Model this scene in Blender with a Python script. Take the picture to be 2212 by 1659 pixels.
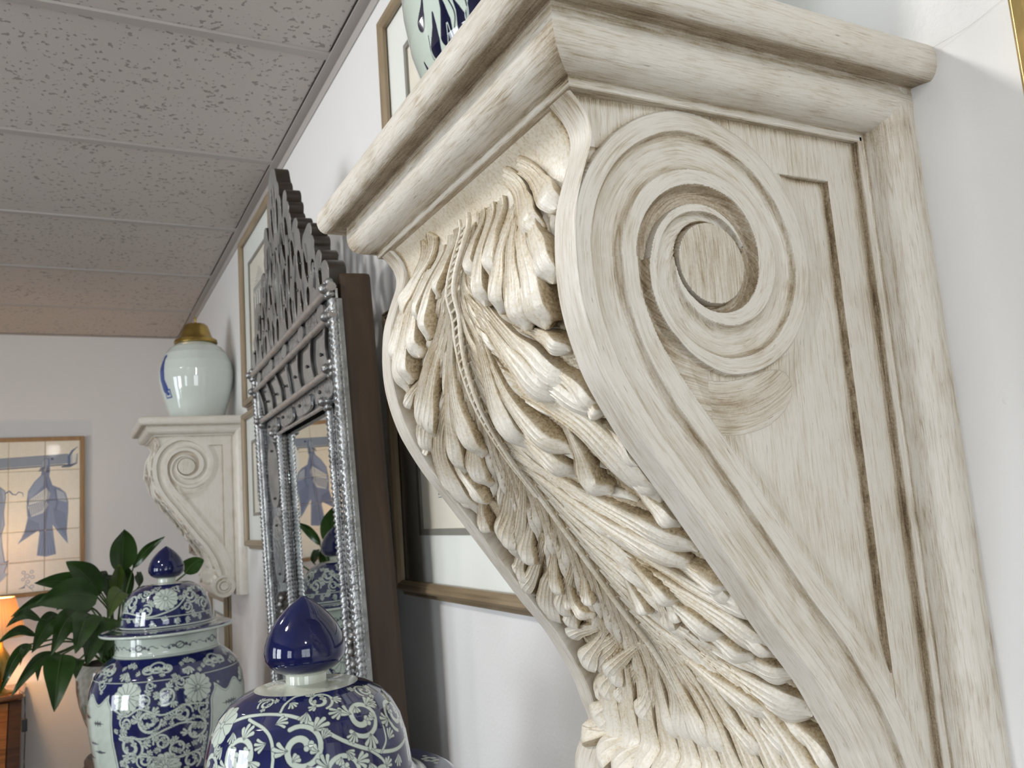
import bpy, bmesh, math, random
import numpy as np
from mathutils import Matrix, Vector
random.seed(7); RNG = np.random.default_rng(11)
for o in list(bpy.data.objects): bpy.data.objects.remove(o)
SC = bpy.context.scene; COL = SC.collection
PI = math.pi

# ------------------------------------------------------------------ camera
CAM_R = [[0.885341, -0.459188, -0.072929], [0.001172, 0.15906, -0.987268], [0.464942, 0.873983, 0.141361]]
cam = bpy.data.cameras.new('camera'); co = bpy.data.objects.new('camera', cam); COL.objects.link(co)
r_, d_, f_ = CAM_R
co.matrix_world = Matrix(((r_[0], -d_[0], -f_[0], -0.52), (r_[1], -d_[1], -f_[1], 0.0),
                          (r_[2], -d_[2], -f_[2], 1.65), (0, 0, 0, 1)))
cam.sensor_width = 36; cam.lens = 36 * 1810 / 2212; cam.clip_start = .02
cam.dof.use_dof = True; cam.dof.focus_distance = .62; cam.dof.aperture_fstop = 20
SC.camera = co
# ------------------------------------------------------------------ light
SC.view_settings.view_transform = 'Standard'; SC.view_settings.look = 'None'
SC.view_settings.gamma = 1; SC.view_settings.use_curve_mapping = False
SC.view_settings.exposure = 0.19
W = bpy.data.worlds.new('world'); SC.world = W; W.use_nodes = True
W.node_tree.nodes['Background'].inputs[0].default_value = (.75, .87, 1, 1)
W.node_tree.nodes['Background'].inputs[1].default_value = 1.0
def area(name, loc, rot, sx, sy, power, col):
    l = bpy.data.lights.new(name, 'AREA'); l.shape = 'RECTANGLE'; l.size = sx; l.size_y = sy
    l.energy = power; l.color = col
    o = bpy.data.objects.new(name, l); COL.objects.link(o); o.location = loc; o.rotation_euler = rot
    return o
WINS = [(1.70, 2.55), (.55, 1.45), (-1.95, -.85)]        # window openings in the left wall (y range)
LX, RY, BY, CZ = -4.0, -2.4, 4.66, 2.645
DAY = (.885, .94, 1.0)
for i, (a, b) in enumerate(WINS):
    area('daylight', (LX + .16, (a + b) / 2, 1.45), (0, -PI / 2 + math.radians(9), 0), 1.45, b - a - .1, (15, 35, 17)[i], DAY)
area('daylight_shop_front', (-1.0, RY + .16, 1.50), (PI / 2 - math.radians(8), 0, 0), 1.25, 1.45, 11.5, DAY)
for sx, sy, aim, pw in ((-1.40, .98, (-.2, .5, 1.6), 8), (-1.40, 2.15, (-.1, 1.9, 1.7), 3.5), (-.70, -1.15, (-.2, .4, 1.7), 3.5)):
    # ceiling spotlights outside the picture; their small heads give the crisp shadows on the wall
    v = Vector(aim) - Vector((sx, sy, 2.60))
    l = area('ceiling_spotlight', (sx, sy, 2.60), v.to_track_quat('-Z', 'Y').to_euler(), .14, .14, pw, (1, .975, .94)); l.data.shape = 'DISK'
bulb = bpy.data.lights.new('lamp_bulb', 'POINT'); bulb.energy = 8; bulb.color = (1, .60, .27); bulb.shadow_soft_size = .03

# ------------------------------------------------------------------ materials
def nodes(name):
    m = bpy.data.materials.new(name); m.use_nodes = True
    nt = m.node_tree; return m, nt, nt.nodes['Principled BSDF']
def N(nt, kind, **kw):
    n = nt.nodes.new(kind)
    for k, v in kw.items():
        if k in n.inputs: n.inputs[k].default_value = v
        else: setattr(n, k, v)
    return n
def pl(name, col, rough=.5, metal=0, bump=0, bscale=60, spec=.5, var=0, vscale=8, coat=0, trans=0):
    m, nt, b = nodes(name)
    b.inputs['Base Color'].default_value = (*col, 1); b.inputs['Roughness'].default_value = rough
    b.inputs['Metallic'].default_value = metal; b.inputs['Specular IOR Level'].default_value = spec
    b.inputs['Coat Weight'].default_value = coat; b.inputs['Coat Roughness'].default_value = .04
    b.inputs['Transmission Weight'].default_value = trans
    tc = N(nt, 'ShaderNodeTexCoord')
    if bump:
        n = N(nt, 'ShaderNodeTexNoise', Scale=bscale, Detail=4.0); nt.links.new(tc.outputs['Object'], n.inputs['Vector'])
        bp = N(nt, 'ShaderNodeBump', Strength=1.0, Distance=bump); nt.links.new(n.outputs['Fac'], bp.inputs['Height'])
        nt.links.new(bp.outputs[0], b.inputs['Normal'])
    if var:
        n = N(nt, 'ShaderNodeTexNoise', Scale=vscale, Detail=5.0); nt.links.new(tc.outputs['Object'], n.inputs['Vector'])
        mr = N(nt, 'ShaderNodeMapRange'); mr.inputs[1].default_value = .25; mr.inputs[2].default_value = .75
        mr.inputs[3].default_value = 1 - var; mr.inputs[4].default_value = 1 + var
        nt.links.new(n.outputs['Fac'], mr.inputs[0])
        mx = N(nt, 'ShaderNodeVectorMath', operation='SCALE'); mx.inputs[0].default_value = col
        nt.links.new(mr.outputs[0], mx.inputs['Scale']); nt.links.new(mx.outputs[0], b.inputs['Base Color'])
    return m
def wood(name, c1, c2, axis=2, rough=.45, scale=6):
    m, nt, b = nodes(name); b.inputs['Roughness'].default_value = rough
    tc = N(nt, 'ShaderNodeTexCoord'); mp = N(nt, 'ShaderNodeMapping')
    s = [scale * 9] * 3; s[axis] = scale; mp.inputs['Scale'].default_value = s
    n = N(nt, 'ShaderNodeTexNoise', Scale=1.0, Detail=6.0, Distortion=.6)
    r = N(nt, 'ShaderNodeValToRGB'); r.color_ramp.elements[0].position = .3; r.color_ramp.elements[1].position = .72
    r.color_ramp.elements[0].color = (*c1, 1); r.color_ramp.elements[1].color = (*c2, 1)
    L = nt.links.new
    L(tc.outputs['Object'], mp.inputs[0]); L(mp.outputs[0], n.inputs['Vector']); L(n.outputs['Fac'], r.inputs[0]); L(r.outputs[0], b.inputs['Base Color'])
    bp = N(nt, 'ShaderNodeBump', Strength=.5, Distance=.0006); L(n.outputs['Fac'], bp.inputs['Height']); L(bp.outputs[0], b.inputs['Normal'])
    return m
def corbel_paint(carved=False):
    """off-white paint brushed along the form, tan antiquing glaze wiped into it (attributes stroke + glaze)"""
    m, nt, b = nodes('carved_paint' if carved else 'antiqued_paint'); L = nt.links.new
    at = N(nt, 'ShaderNodeAttribute', attribute_name='stroke'); ag = N(nt, 'ShaderNodeAttribute', attribute_name='glaze')
    tc = N(nt, 'ShaderNodeTexCoord')
    def noise(src, sc, scale=1.0, detail=3.0, dist=0.):
        mp = N(nt, 'ShaderNodeMapping'); mp.inputs['Scale'].default_value = sc; L(src, mp.inputs[0])
        n = N(nt, 'ShaderNodeTexNoise', Scale=scale, Detail=detail, Distortion=dist); L(mp.outputs[0], n.inputs['Vector']); return n.outputs['Fac']
    def rng(v, a, c, lo=0., hi=1.):
        r = N(nt, 'ShaderNodeMapRange', clamp=True)
        for i, x in enumerate((a, c, lo, hi)): r.inputs[i + 1].default_value = x
        L(v, r.inputs[0]); return r.outputs[0]
    def math_(op, a, c):
        n = N(nt, 'ShaderNodeMath', operation=op)
        for i, x in enumerate((a, c)):
            if isinstance(x, (int, float)): n.inputs[i].default_value = x
            else: L(x, n.inputs[i])
        return n.outputs[0]
    st = at.outputs['Vector']
    fine = noise(st, (60, 1700, 1), detail=5, dist=.9)
    mid = noise(st, (30, 420, 1), detail=5, dist=1.2)
    blot = noise(tc.outputs['Object'], (26, 26, 26), detail=6)
    if carved: fine = noise(tc.outputs['Object'], (420, 420, 420), detail=4, dist=.4)
    stip = noise(tc.outputs['Object'], (700, 700, 700), detail=2)
    f = math_('ADD', math_('MULTIPLY', rng(fine, .45, .70), .38), math_('MULTIPLY', rng(mid, .46, .72), .18 if carved else .44))
    f = math_('ADD', f, math_('MULTIPLY', rng(blot, .45, .75), .34))
    g = ag.outputs['Fac']
    gg = math_('MULTIPLY', g, math_('ADD', math_('MULTIPLY', rng(stip, .25, .75), .45), .75))
    f = math_('ADD', math_('MULTIPLY', f, .52 if carved else .62), gg)
    r = N(nt, 'ShaderNodeValToRGB'); e = r.color_ramp.elements
    e[0].position = 0.08; e[0].color = (.71, .67, .60, 1); e[1].position = 1; e[1].color = (.085, .058, .032, 1)
    if carved: e[0].color = (.73, .685, .60, 1)
    for p, c in ((.30, (.62, .545, .42)), (.55, (.43, .335, .205)), (.8, (.20, .14, .07))) if carved else ((.30, (.60, .545, .455)), (.55, (.40, .325, .225)), (.8, (.20, .145, .08))):
        x = e.new(p); x.color = (*c, 1)
    L(f, r.inputs[0])
    fl = noise(st, (90, 900, 1), scale=1.0, detail=2.0)
    flm = rng(fl, .70, .74)
    mx = N(nt, 'ShaderNodeMix', data_type='RGBA'); L(math_('MULTIPLY', flm, .55), mx.inputs[0]); L(r.outputs[0], mx.inputs[6])
    mx.inputs[7].default_value = (.13, .095, .06, 1)
    L(mx.outputs[2], b.inputs['Base Color'])
    b.inputs['Roughness'].default_value = .34; b.inputs['Specular IOR Level'].default_value = .55
    bp = N(nt, 'ShaderNodeBump', Strength=.6, Distance=.0005)
    L(math_('ADD', math_('ADD', fine, math_('MULTIPLY', mid, .8)), math_('MULTIPLY', stip, .35)), bp.inputs['Height']); L(bp.outputs[0], b.inputs['Normal'])
    return m
def colattr(name, rough=.08, coat=.6, bump=.0006, bscale=30):
    m, nt, b = nodes(name)
    a = N(nt, 'ShaderNodeAttribute', attribute_name='Col'); nt.links.new(a.outputs['Color'], b.inputs['Base Color'])
    b.inputs['Roughness'].default_value = rough; b.inputs['Coat Weight'].default_value = coat; b.inputs['Coat Roughness'].default_value = .03
    if bump:
        tc = N(nt, 'ShaderNodeTexCoord'); n = N(nt, 'ShaderNodeTexNoise', Scale=bscale, Detail=2.0)
        nt.links.new(tc.outputs['Object'], n.inputs['Vector']); bp = N(nt, 'ShaderNodeBump', Strength=.6, Distance=bump)
        nt.links.new(n.outputs['Fac'], bp.inputs['Height']); nt.links.new(bp.outputs[0], b.inputs['Normal'])
    return m
def wall_mat(name, col):
    m, nt, b = nodes(name); L = nt.links.new
    b.inputs['Base Color'].default_value = (*col, 1); b.inputs['Roughness'].default_value = .42
    tc = N(nt, 'ShaderNodeTexCoord')
    n1 = N(nt, 'ShaderNodeTexNoise', Scale=160.0, Detail=3.0); n2 = N(nt, 'ShaderNodeTexVoronoi', Scale=26.0, Randomness=1.0)
    n3 = N(nt, 'ShaderNodeTexNoise', Scale=7.0, Detail=2.0)
    for n in (n1, n2, n3): L(tc.outputs['Object'], n.inputs['Vector'])
    r = N(nt, 'ShaderNodeMapRange', clamp=True); r.inputs[1].default_value = .0; r.inputs[2].default_value = .07; r.inputs[3].default_value = 1.6; r.inputs[4].default_value = 0
    L(n2.outputs['Distance'], r.inputs[0])
    a = N(nt, 'ShaderNodeMath', operation='ADD'); L(n1.outputs['Fac'], a.inputs[0]); L(r.outputs[0], a.inputs[1])
    a2 = N(nt, 'ShaderNodeMath', operation='MULTIPLY_ADD'); L(n3.outputs['Fac'], a2.inputs[0]); a2.inputs[1].default_value = 4.0; L(a.outputs[0], a2.inputs[2])
    bp = N(nt, 'ShaderNodeBump', Strength=.6, Distance=.0008); L(a2.outputs[0], bp.inputs['Height']); L(bp.outputs[0], b.inputs['Normal'])
    return m
def tile_mat():
    m, nt, b = nodes('acoustic_tile'); L = nt.links.new
    b.inputs['Roughness'].default_value = .9
    g = N(nt, 'ShaderNodeNewGeometry')
    v = N(nt, 'ShaderNodeTexNoise', Scale=78.0, Detail=2.0, Roughness=.5); n = N(nt, 'ShaderNodeTexNoise', Scale=9.0, Detail=1.0)
    L(g.outputs['Position'], v.inputs['Vector']); L(g.outputs['Position'], n.inputs['Vector'])
    a = N(nt, 'ShaderNodeMath', operation='MULTIPLY_ADD'); L(n.outputs['Fac'], a.inputs[0]); a.inputs[1].default_value = .14; L(v.outputs['Fac'], a.inputs[2])
    r = N(nt, 'ShaderNodeMapRange', clamp=True); r.inputs[1].default_value = .70; r.inputs[2].default_value = .725
    L(a.outputs[0], r.inputs[0])
    mx = N(nt, 'ShaderNodeMix', data_type='RGBA'); L(r.outputs[0], mx.inputs[0])
    mx.inputs[6].default_value = (.50, .46, .425, 1); mx.inputs[7].default_value = (.30, .265, .24, 1); L(mx.outputs[2], b.inputs['Base Color'])
    bp = N(nt, 'ShaderNodeBump', Strength=1.0, Distance=.002, invert=True); L(r.outputs[0], bp.inputs['Height']); L(bp.outputs[0], b.inputs['Normal'])
    return m
M = dict(
    corbel=corbel_paint(), carving=corbel_paint(True), wall=wall_mat('white_wall_paint', (.80, .79, .775)), wall2=wall_mat('far_wall_paint', (.76, .74, .715)),
    tile=tile_mat(), bar=pl('painted_steel', (.40, .37, .345), .6), shop=pl('shop_wall_paint', (.42, .39, .36), .7), floor=wood('floor_boards', (.06, .036, .022), (.13, .075, .045), 1),
    white=pl('white_trim', (.8, .8, .78), .4), china=colattr('painted_porcelain'), cobalt=pl('cobalt_glaze', (.006, .009, .056), .06, spec=.3, coat=.5, var=.35, vscale=30, bump=.0006, bscale=25),
    biscuit=pl('bare_glaze', (.55, .58, .50), .12, coat=.5, var=.08, vscale=14), brass=pl('brass', (.42, .29, .085), .32, metal=1, var=.2, vscale=30),
    gilt=wood('gilt_frame_wood', (.20, .145, .085), (.33, .25, .16), 1, rough=.35), gilt_v=wood('gilt_frame_wood_upright', (.20, .145, .085), (.33, .25, .16), 2, rough=.35),
    mat=pl('mount_board', (.74, .75, .70), .8, bump=.0002, bscale=300), print=pl('old_paper', (.70, .66, .56), .85, var=.08, vscale=12), ink=pl('grey_ink', (.24, .255, .27), .9),
    fillet=pl('grey_fillet', (.23, .22, .19), .5, var=.1, vscale=20), ink2=pl('pale_grey_wash', (.50, .50, .46), .9, var=.1, vscale=40),
    box=wood('dark_pine', (.026, .013, .006), (.058, .031, .013), 2, rough=.6, scale=5), mir=pl('mirror_silver', (.83, .86, .85), .015, metal=1),
    etched=pl('etched_mirror', (.50, .51, .52), .22, metal=.9, bump=.002, bscale=90, var=.3, vscale=60), rope=pl('silvered_glass_rope', (.27, .27, .265), .30, metal=.75, bump=.0012, bscale=160, var=.45, vscale=45),
    oldmir=pl('old_silvered_glass', (.40, .40, .39), .1, metal=.85, var=.35, vscale=25), rail=pl('dull_glass_rod', (.30, .27, .25), .25, metal=.3, var=.2, vscale=40),
    crestface=pl('crest_silvered_glass', (.27, .265, .255), .28, metal=.45, var=.25, vscale=25), crestedge=pl('crest_dark_wood', (.020, .013, .008), .40, coat=.15, var=.4, vscale=40),
    dark=pl('dark_pin', (.02, .018, .016), .4), leaf=pl('leaf_green', (.026, .062, .012), .33, var=.45, vscale=14, coat=.1), stem=pl('stem_green', (.06, .11, .03), .45),
    leafl=pl('young_leaf', (.06, .10, .015), .35, var=.3, vscale=14), stand=wood('stand_wood', (.05, .03, .018), (.11, .065, .04), 2), soil=pl('soil', (.03, .02, .015), .95, bump=.01, bscale=60),
    bureau=wood('bureau_mahogany', (.13, .045, .014), (.30, .12, .035), 0, rough=.18), bureau_d=wood('bureau_dark', (.03, .014, .008), (.075, .032, .016), 0, rough=.3),
    oak=wood('honey_oak', (.28, .15, .055), (.42, .25, .10), 2, rough=.4), grout=pl('grout', (.60, .55, .46), .9), tilep=colattr('painted_tile', .25, .1, .0008, 14),
    sideboard=wood('sideboard_oak', (.10, .055, .03), (.20, .12, .06), 1), thread=pl('cobweb', (.35, .34, .33), .7), black=pl('black_lacquer', (.012, .011, .010), .3),
    gold=pl('gilt', (.55, .38, .15), .35, metal=.8, var=.2, vscale=60))
def glass_mat():
    m = bpy.data.materials.new('picture_glass'); m.use_nodes = True; nt = m.node_tree; nt.nodes.clear()
    o = N(nt, 'ShaderNodeOutputMaterial'); t = N(nt, 'ShaderNodeBsdfTransparent'); g = N(nt, 'ShaderNodeBsdfGlossy', Roughness=.03)
    f = N(nt, 'ShaderNodeFresnel', IOR=1.12); x = N(nt, 'ShaderNodeMixShader')
    nt.links.new(f.outputs[0], x.inputs[0]); nt.links.new(t.outputs[0], x.inputs[1]); nt.links.new(g.outputs[0], x.inputs[2]); nt.links.new(x.outputs[0], o.inputs[0])
    return m
M['glass'] = glass_mat()
def shade_mat():
    m = bpy.data.materials.new('pleated_silk'); m.use_nodes = True; nt = m.node_tree; nt.nodes.clear()
    o = N(nt, 'ShaderNodeOutputMaterial'); d = N(nt, 'ShaderNodeBsdfDiffuse', Color=(.85, .68, .42, 1)); t = N(nt, 'ShaderNodeBsdfTranslucent', Color=(.85, .66, .38, 1))
    x = N(nt, 'ShaderNodeMixShader'); x.inputs[0].default_value = .15
    nt.links.new(d.outputs[0], x.inputs[1]); nt.links.new(t.outputs[0], x.inputs[2]); nt.links.new(x.outputs[0], o.inputs[0]); return m
M['shade'] = shade_mat()
def pane_mat():
    m = bpy.data.materials.new('daylit_pane'); m.use_nodes = True; nt = m.node_tree; nt.nodes.clear()
    o = N(nt, 'ShaderNodeOutputMaterial'); e = N(nt, 'ShaderNodeEmission', Color=(.86, .94, 1, 1), Strength=3.0)
    nt.links.new(e.outputs[0], o.inputs[0]); return m
M['pane'] = pane_mat()

# ------------------------------------------------------------------ mesh helpers
def link(name, me, mat=None, parent=None):
    o = bpy.data.objects.new(name, me); COL.objects.link(o)
    if mat is not None:
        for mm in (mat if isinstance(mat, (list, tuple)) else [mat]): me.materials.append(mm)
    if parent is not None: o.parent = parent
    return o
def mesh_np(name, V, F, mat=None, parent=None, smooth=True, sharp=None, attrs=None, midx=None):
    """V (n,3), F (m,4) or list of arrays"""
    V = np.asarray(V, np.float32)
    if isinstance(F, np.ndarray): sizes = np.full(len(F), F.shape[1]); idx = F.ravel()
    else:
        sizes = np.array([len(f) for f in F]); idx = np.concatenate([np.asarray(f) for f in F])
    me = bpy.data.meshes.new(name); me.vertices.add(len(V)); me.vertices.foreach_set('co', V.ravel())
    me.loops.add(len(idx)); me.loops.foreach_set('vertex_index', idx.astype(np.int32))
    me.polygons.add(len(sizes)); st = np.r_[0, np.cumsum(sizes)[:-1]].astype(np.int32)
    me.polygons.foreach_set('loop_start', st)
    if midx is not None: me.polygons.foreach_set('material_index', np.asarray(midx, np.int32))
    me.update(calc_edges=True); me.validate()
    me.polygons.foreach_set('use_smooth', np.full(len(me.polygons), smooth))
    if sharp: me.set_sharp_from_angle(angle=math.radians(sharp))
    for k, (ty, a) in (attrs or {}).items():
        at = me.attributes.new(k, ty, 'POINT'); a = np.asarray(a, np.float32)
        at.data.foreach_set({'FLOAT': 'value', 'FLOAT_VECTOR': 'vector', 'FLOAT_COLOR': 'color'}[ty], a.ravel())
    return link(name, me, mat, parent)
def quads(n, m, wrap=False, off=0, flip=False):
    i, j = np.meshgrid(np.arange(n - 1), np.arange(m if wrap else m - 1), indexing='ij')
    a = i * m + j; b = i * m + (j + 1) % m; c = (i + 1) * m + (j + 1) % m; d = (i + 1) * m + j
    F = np.stack([a, b, c, d], -1).reshape(-1, 4) + off
    return F[:, ::-1].copy() if flip else F
def finish(name, bm, mat, parent=None, smooth=False, sharp=35):
    bmesh.ops.recalc_face_normals(bm, faces=bm.faces)
    me = bpy.data.meshes.new(name); bm.to_mesh(me); bm.free()
    if smooth:
        me.polygons.foreach_set('use_smooth', np.full(len(me.polygons), True)); me.set_sharp_from_angle(angle=math.radians(sharp))
    return link(name, me, mat, parent)
def add_box(bm, lo, hi, bevel=0.):
    r = bmesh.ops.create_cube(bm, size=1); vs = r['verts']
    c = [(a + b) / 2 for a, b in zip(lo, hi)]; s = [b - a for a, b in zip(lo, hi)]
    for v in vs: v.co = Vector((v.co[i] * s[i] + c[i] for i in range(3)))
    if bevel:
        es = list({e for v in vs for e in v.link_edges}); bmesh.ops.bevel(bm, geom=es, offset=bevel, segments=2, affect='EDGES', profile=.6)
def box(name, lo, hi, mat, parent=None, bevel=0.):
    bm = bmesh.new(); add_box(bm, lo, hi, bevel); return finish(name, bm, mat, parent)
def add_lathe(bm, prof, n=32, at=(0, 0, 0)):
    rings = []
    for r, z in prof:
        if r < 1e-5: rings.append([bm.verts.new((at[0], at[1], at[2] + z))])
        else: rings.append([bm.verts.new((at[0] + r * math.cos(2 * PI * k / n), at[1] + r * math.sin(2 * PI * k / n), at[2] + z)) for k in range(n)])
    for a, b in zip(rings, rings[1:]):
        for k in range(n):
            q = [a[k % len(a)], a[(k + 1) % len(a)], b[(k + 1) % len(b)], b[k % len(b)]]
            q = list(dict.fromkeys(q))
            if len(q) > 2: bm.faces.new(q)
def lathe(name, prof, mat, parent=None, n=32, at=(0, 0, 0)):
    bm = bmesh.new(); add_lathe(bm, prof, n, at); return finish(name, bm, mat, parent, True, 40)
def tube_np(path, rad, n=8):
    P = np.asarray(path, float); R = np.broadcast_to(np.asarray(rad, float), (len(P),))
    T = np.gradient(P, axis=0); T /= np.linalg.norm(T, axis=1)[:, None] + 1e-9
    up = np.array([0, 0, 1.]) if abs(T[0, 2]) < .9 else np.array([1., 0, 0])
    V = []
    for p, t, r in zip(P, T, R):
        a = np.cross(t, up); a /= np.linalg.norm(a) + 1e-9; b = np.cross(a, t)
        ph = np.arange(n) * 2 * PI / n
        V.append(p + r * (np.cos(ph)[:, None] * a + np.sin(ph)[:, None] * b))
    V = np.concatenate(V); F = list(quads(len(P), n, True)) + [list(range(n))[::-1], list(range((len(P) - 1) * n, len(P) * n))]
    return V, F
def tube(name, path, rad, mat, parent=None, n=8):
    V, F = tube_np(path, rad, n); return mesh_np(name, V, F, mat, parent, True, 60)
def thing(name, label, cat, loc=(0, 0, 0), rot=(0, 0, 0), group=None):
    o = bpy.data.objects.new(name, None); COL.objects.link(o); o.location = loc; o.rotation_euler = rot; o.empty_display_size = .05
    o['label'] = label; o['category'] = cat
    if group: o['group'] = group
    return o
def structure(o): o['kind'] = 'structure'; return o
def smoothstep(a, b, x): t = np.clip((x - a) / (b - a), 0, 1); return t * t * (3 - 2 * t)
def resample(P, n):
    P = np.asarray(P, float); d = np.r_[0, np.cumsum(np.linalg.norm(np.diff(P, axis=0), axis=1))]
    t = np.linspace(0, d[-1], n); return np.stack([np.interp(t, d, P[:, k]) for k in range(P.shape[1])], -1)
def crom(P, n):
    """Catmull-Rom through the points, n samples"""
    P = np.asarray(P, float); Q = np.vstack([2 * P[0] - P[1], P, 2 * P[-1] - P[-2]]); out = []
    for i in range(len(P) - 1):
        t = np.linspace(0, 1, 12, endpoint=False)[:, None]; a, b, c, d = Q[i:i + 4]
        out.append(.5 * (2 * b + (c - a) * t + (2 * a - 5 * b + 4 * c - d) * t ** 2 + (3 * b - a - 3 * c + d) * t ** 3))
    return resample(np.vstack(out + [P[-1:]]), n)

# ------------------------------------------------------------------ room shell
structure(box('floor', (LX - .1, RY - .1, -.1), (.1, BY + .1, 0), M['floor']))
structure(box('wall_right', (0, RY - .1, 0), (.1, BY + .1, CZ + .1), M['wall']))
structure(box('wall_back', (LX - .1, BY, 0), (0, BY + .1, CZ + .1), M['wall2']))
def pierced(name, axis, at, lo, hi, holes, th):
    """wall slab with rectangular openings (coordinates along the wall, z)"""
    bm = bmesh.new(); zs = (0, .66, 2.24, CZ + .1); xs = sorted([lo, hi] + [v for h in holes for v in h])
    for a, b in zip(xs, xs[1:]):
        hole = any(abs(a - h[0]) < 1e-6 for h in holes)
        for z0, z1 in (((zs[0], zs[1]), (zs[2], zs[3])) if hole else ((zs[0], zs[3]),)):
            if axis == 'x': add_box(bm, (at - th, a, z0), (at, b, z1))
            else: add_box(bm, (a, at - th, z0), (b, at, z1))
    return structure(finish(name, bm, M['shop']))
pierced('wall_left', 'x', LX, RY - .1, BY, WINS, .1)
pierced('wall_front', 'y', RY, LX, 0, [(-1.7, -.3)], .1)
def window(name, axis, at, a, b):
    root = bpy.data.objects.new(name, None); COL.objects.link(root); structure(root)
    f = bmesh.new(); z0, z1 = .66, 2.24
    def bar(u0, u1, w0, w1, d0, d1):
        if axis == 'x': add_box(f, (at + d0, u0, w0), (at + d1, u1, w1), .004)
        else: add_box(f, (u0, at + d0, w0), (u1, at + d1, w1), .004)
    for u0, u1, w0, w1 in ((a, a + .05, z0, z1), (b - .05, b, z0, z1), (a, b, z0, z0 + .05), (a, b, z1 - .05, z1), ((a + b) / 2 - .02, (a + b) / 2 + .02, z0, z1), (a, b, 1.72, 1.76)):
        bar(u0, u1, w0, w1, -.06, .13)
    finish('window_frame', f, M['white'], root)
    g = bmesh.new()
    if axis == 'x': add_box(g, (at - .03, a + .02, z0 + .02), (at - .024, b - .02, z1 - .02))
    else: add_box(g, (a + .02, at - .03, z0 + .02), (b - .02, at - .024, z1 - .02))
    finish('pane', g, M['pane'], root)
for i, (a, b) in enumerate(WINS): window('window_%d' % (i + 1), 'x', LX, a, b)
window('window_4', 'y', RY, -1.7, -.3)
# ceiling: lay-in tiles between flat bars
ceil = structure(box('ceiling', (LX - .1, RY - .1, CZ + .03), (.1, BY + .1, CZ + .1), M['bar']))
PITCH = .597; ys = [BY - PITCH * k for k in range(13)]; xs = [-.017 - 1.2 * k for k in range(5)]
tile_me = None
for j in range(12):
    for i in range(4):
        x1, x0 = xs[i] - .008, max(xs[i + 1] + .008, LX + .002); y1, y0 = ys[j] - .011, max(ys[j + 1] + .011, RY + .002)
        if x1 - x0 < .05 or y1 - y0 < .05: continue
        dz = RNG.uniform(-.0015, .0015)
        bm = bmesh.new(); add_box(bm, (x0, y0, CZ + .004 + dz), (x1, y1, CZ + .02 + dz), .002); finish('ceiling_tile', bm, M['tile'], ceil)
for j in range(1, 12): box('ceiling_bar', (LX, ys[j] - .012, CZ - .0005), (-.02, ys[j] + .012, CZ + .03), M['bar'], ceil)
for i in range(1, 4): box('ceiling_bar', (xs[i] - .012, RY, CZ - .001), (xs[i] + .012, BY, CZ + .029), M['bar'], ceil)
bm = bmesh.new()
yy = [RY + .01, -.6, .72, 1.96, 2.95, 3.83, BY - .01]
for a, b in zip(yy, yy[1:]):
    dz = RNG.uniform(-.001, .001)
    add_box(bm, (-.024, a, CZ - .002 + dz), (-.0005, b - .0015, CZ + .001 + dz)); add_box(bm, (-.003, a, CZ - .026 + dz), (-.0005, b - .0015, CZ - .002 + dz))
structure(finish('trim_1', bm, M['bar']))
structure(box('trim_2', (LX, BY - .022, CZ - .002), (-.024, BY - .0005, CZ + .001), M['bar']))
structure(box('baseboard_right', (-.015, RY, 0), (-.0002, BY, .1), M['white'], None, .003))
structure(box('baseboard_back', (LX, BY - .015, 0), (-.015, BY - .0002, .1), M['white'], None, .003))
# ------------------------------------------------------------------ carved corbel (wall at x = 0, eta = y - centre)
PROF= [(-0.2685, 1.882), (-0.2635, 1.8769), (-0.2586, 1.872), (-0.2552, 1.8655), (-0.2557, 1.8541), (-0.2602, 1.8442), (-0.2657, 1.8291), (-0.2705, 1.8152), (-0.2726, 1.7998), (-0.2736, 1.7837), (-0.2734, 1.7705), (-0.2724, 1.7588), (-0.2696, 1.7448), (-0.2658, 1.7317), (-0.2607, 1.7173), (-0.2522, 1.7018), (-0.2401, 1.682), (-0.2296, 1.6684), (-0.219, 1.6545), (-0.1761, 1.5951), (-0.1521, 1.5615), (-0.1276, 1.5308), (-0.1068, 1.495), (-0.0997, 1.4799), (-0.0945, 1.462), (-0.0888, 1.448), (-0.0862, 1.4395), (-0.0905, 1.4335), (-0.0985, 1.4262), (-0.1042, 1.4165), (-0.1062, 1.405)]
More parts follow.
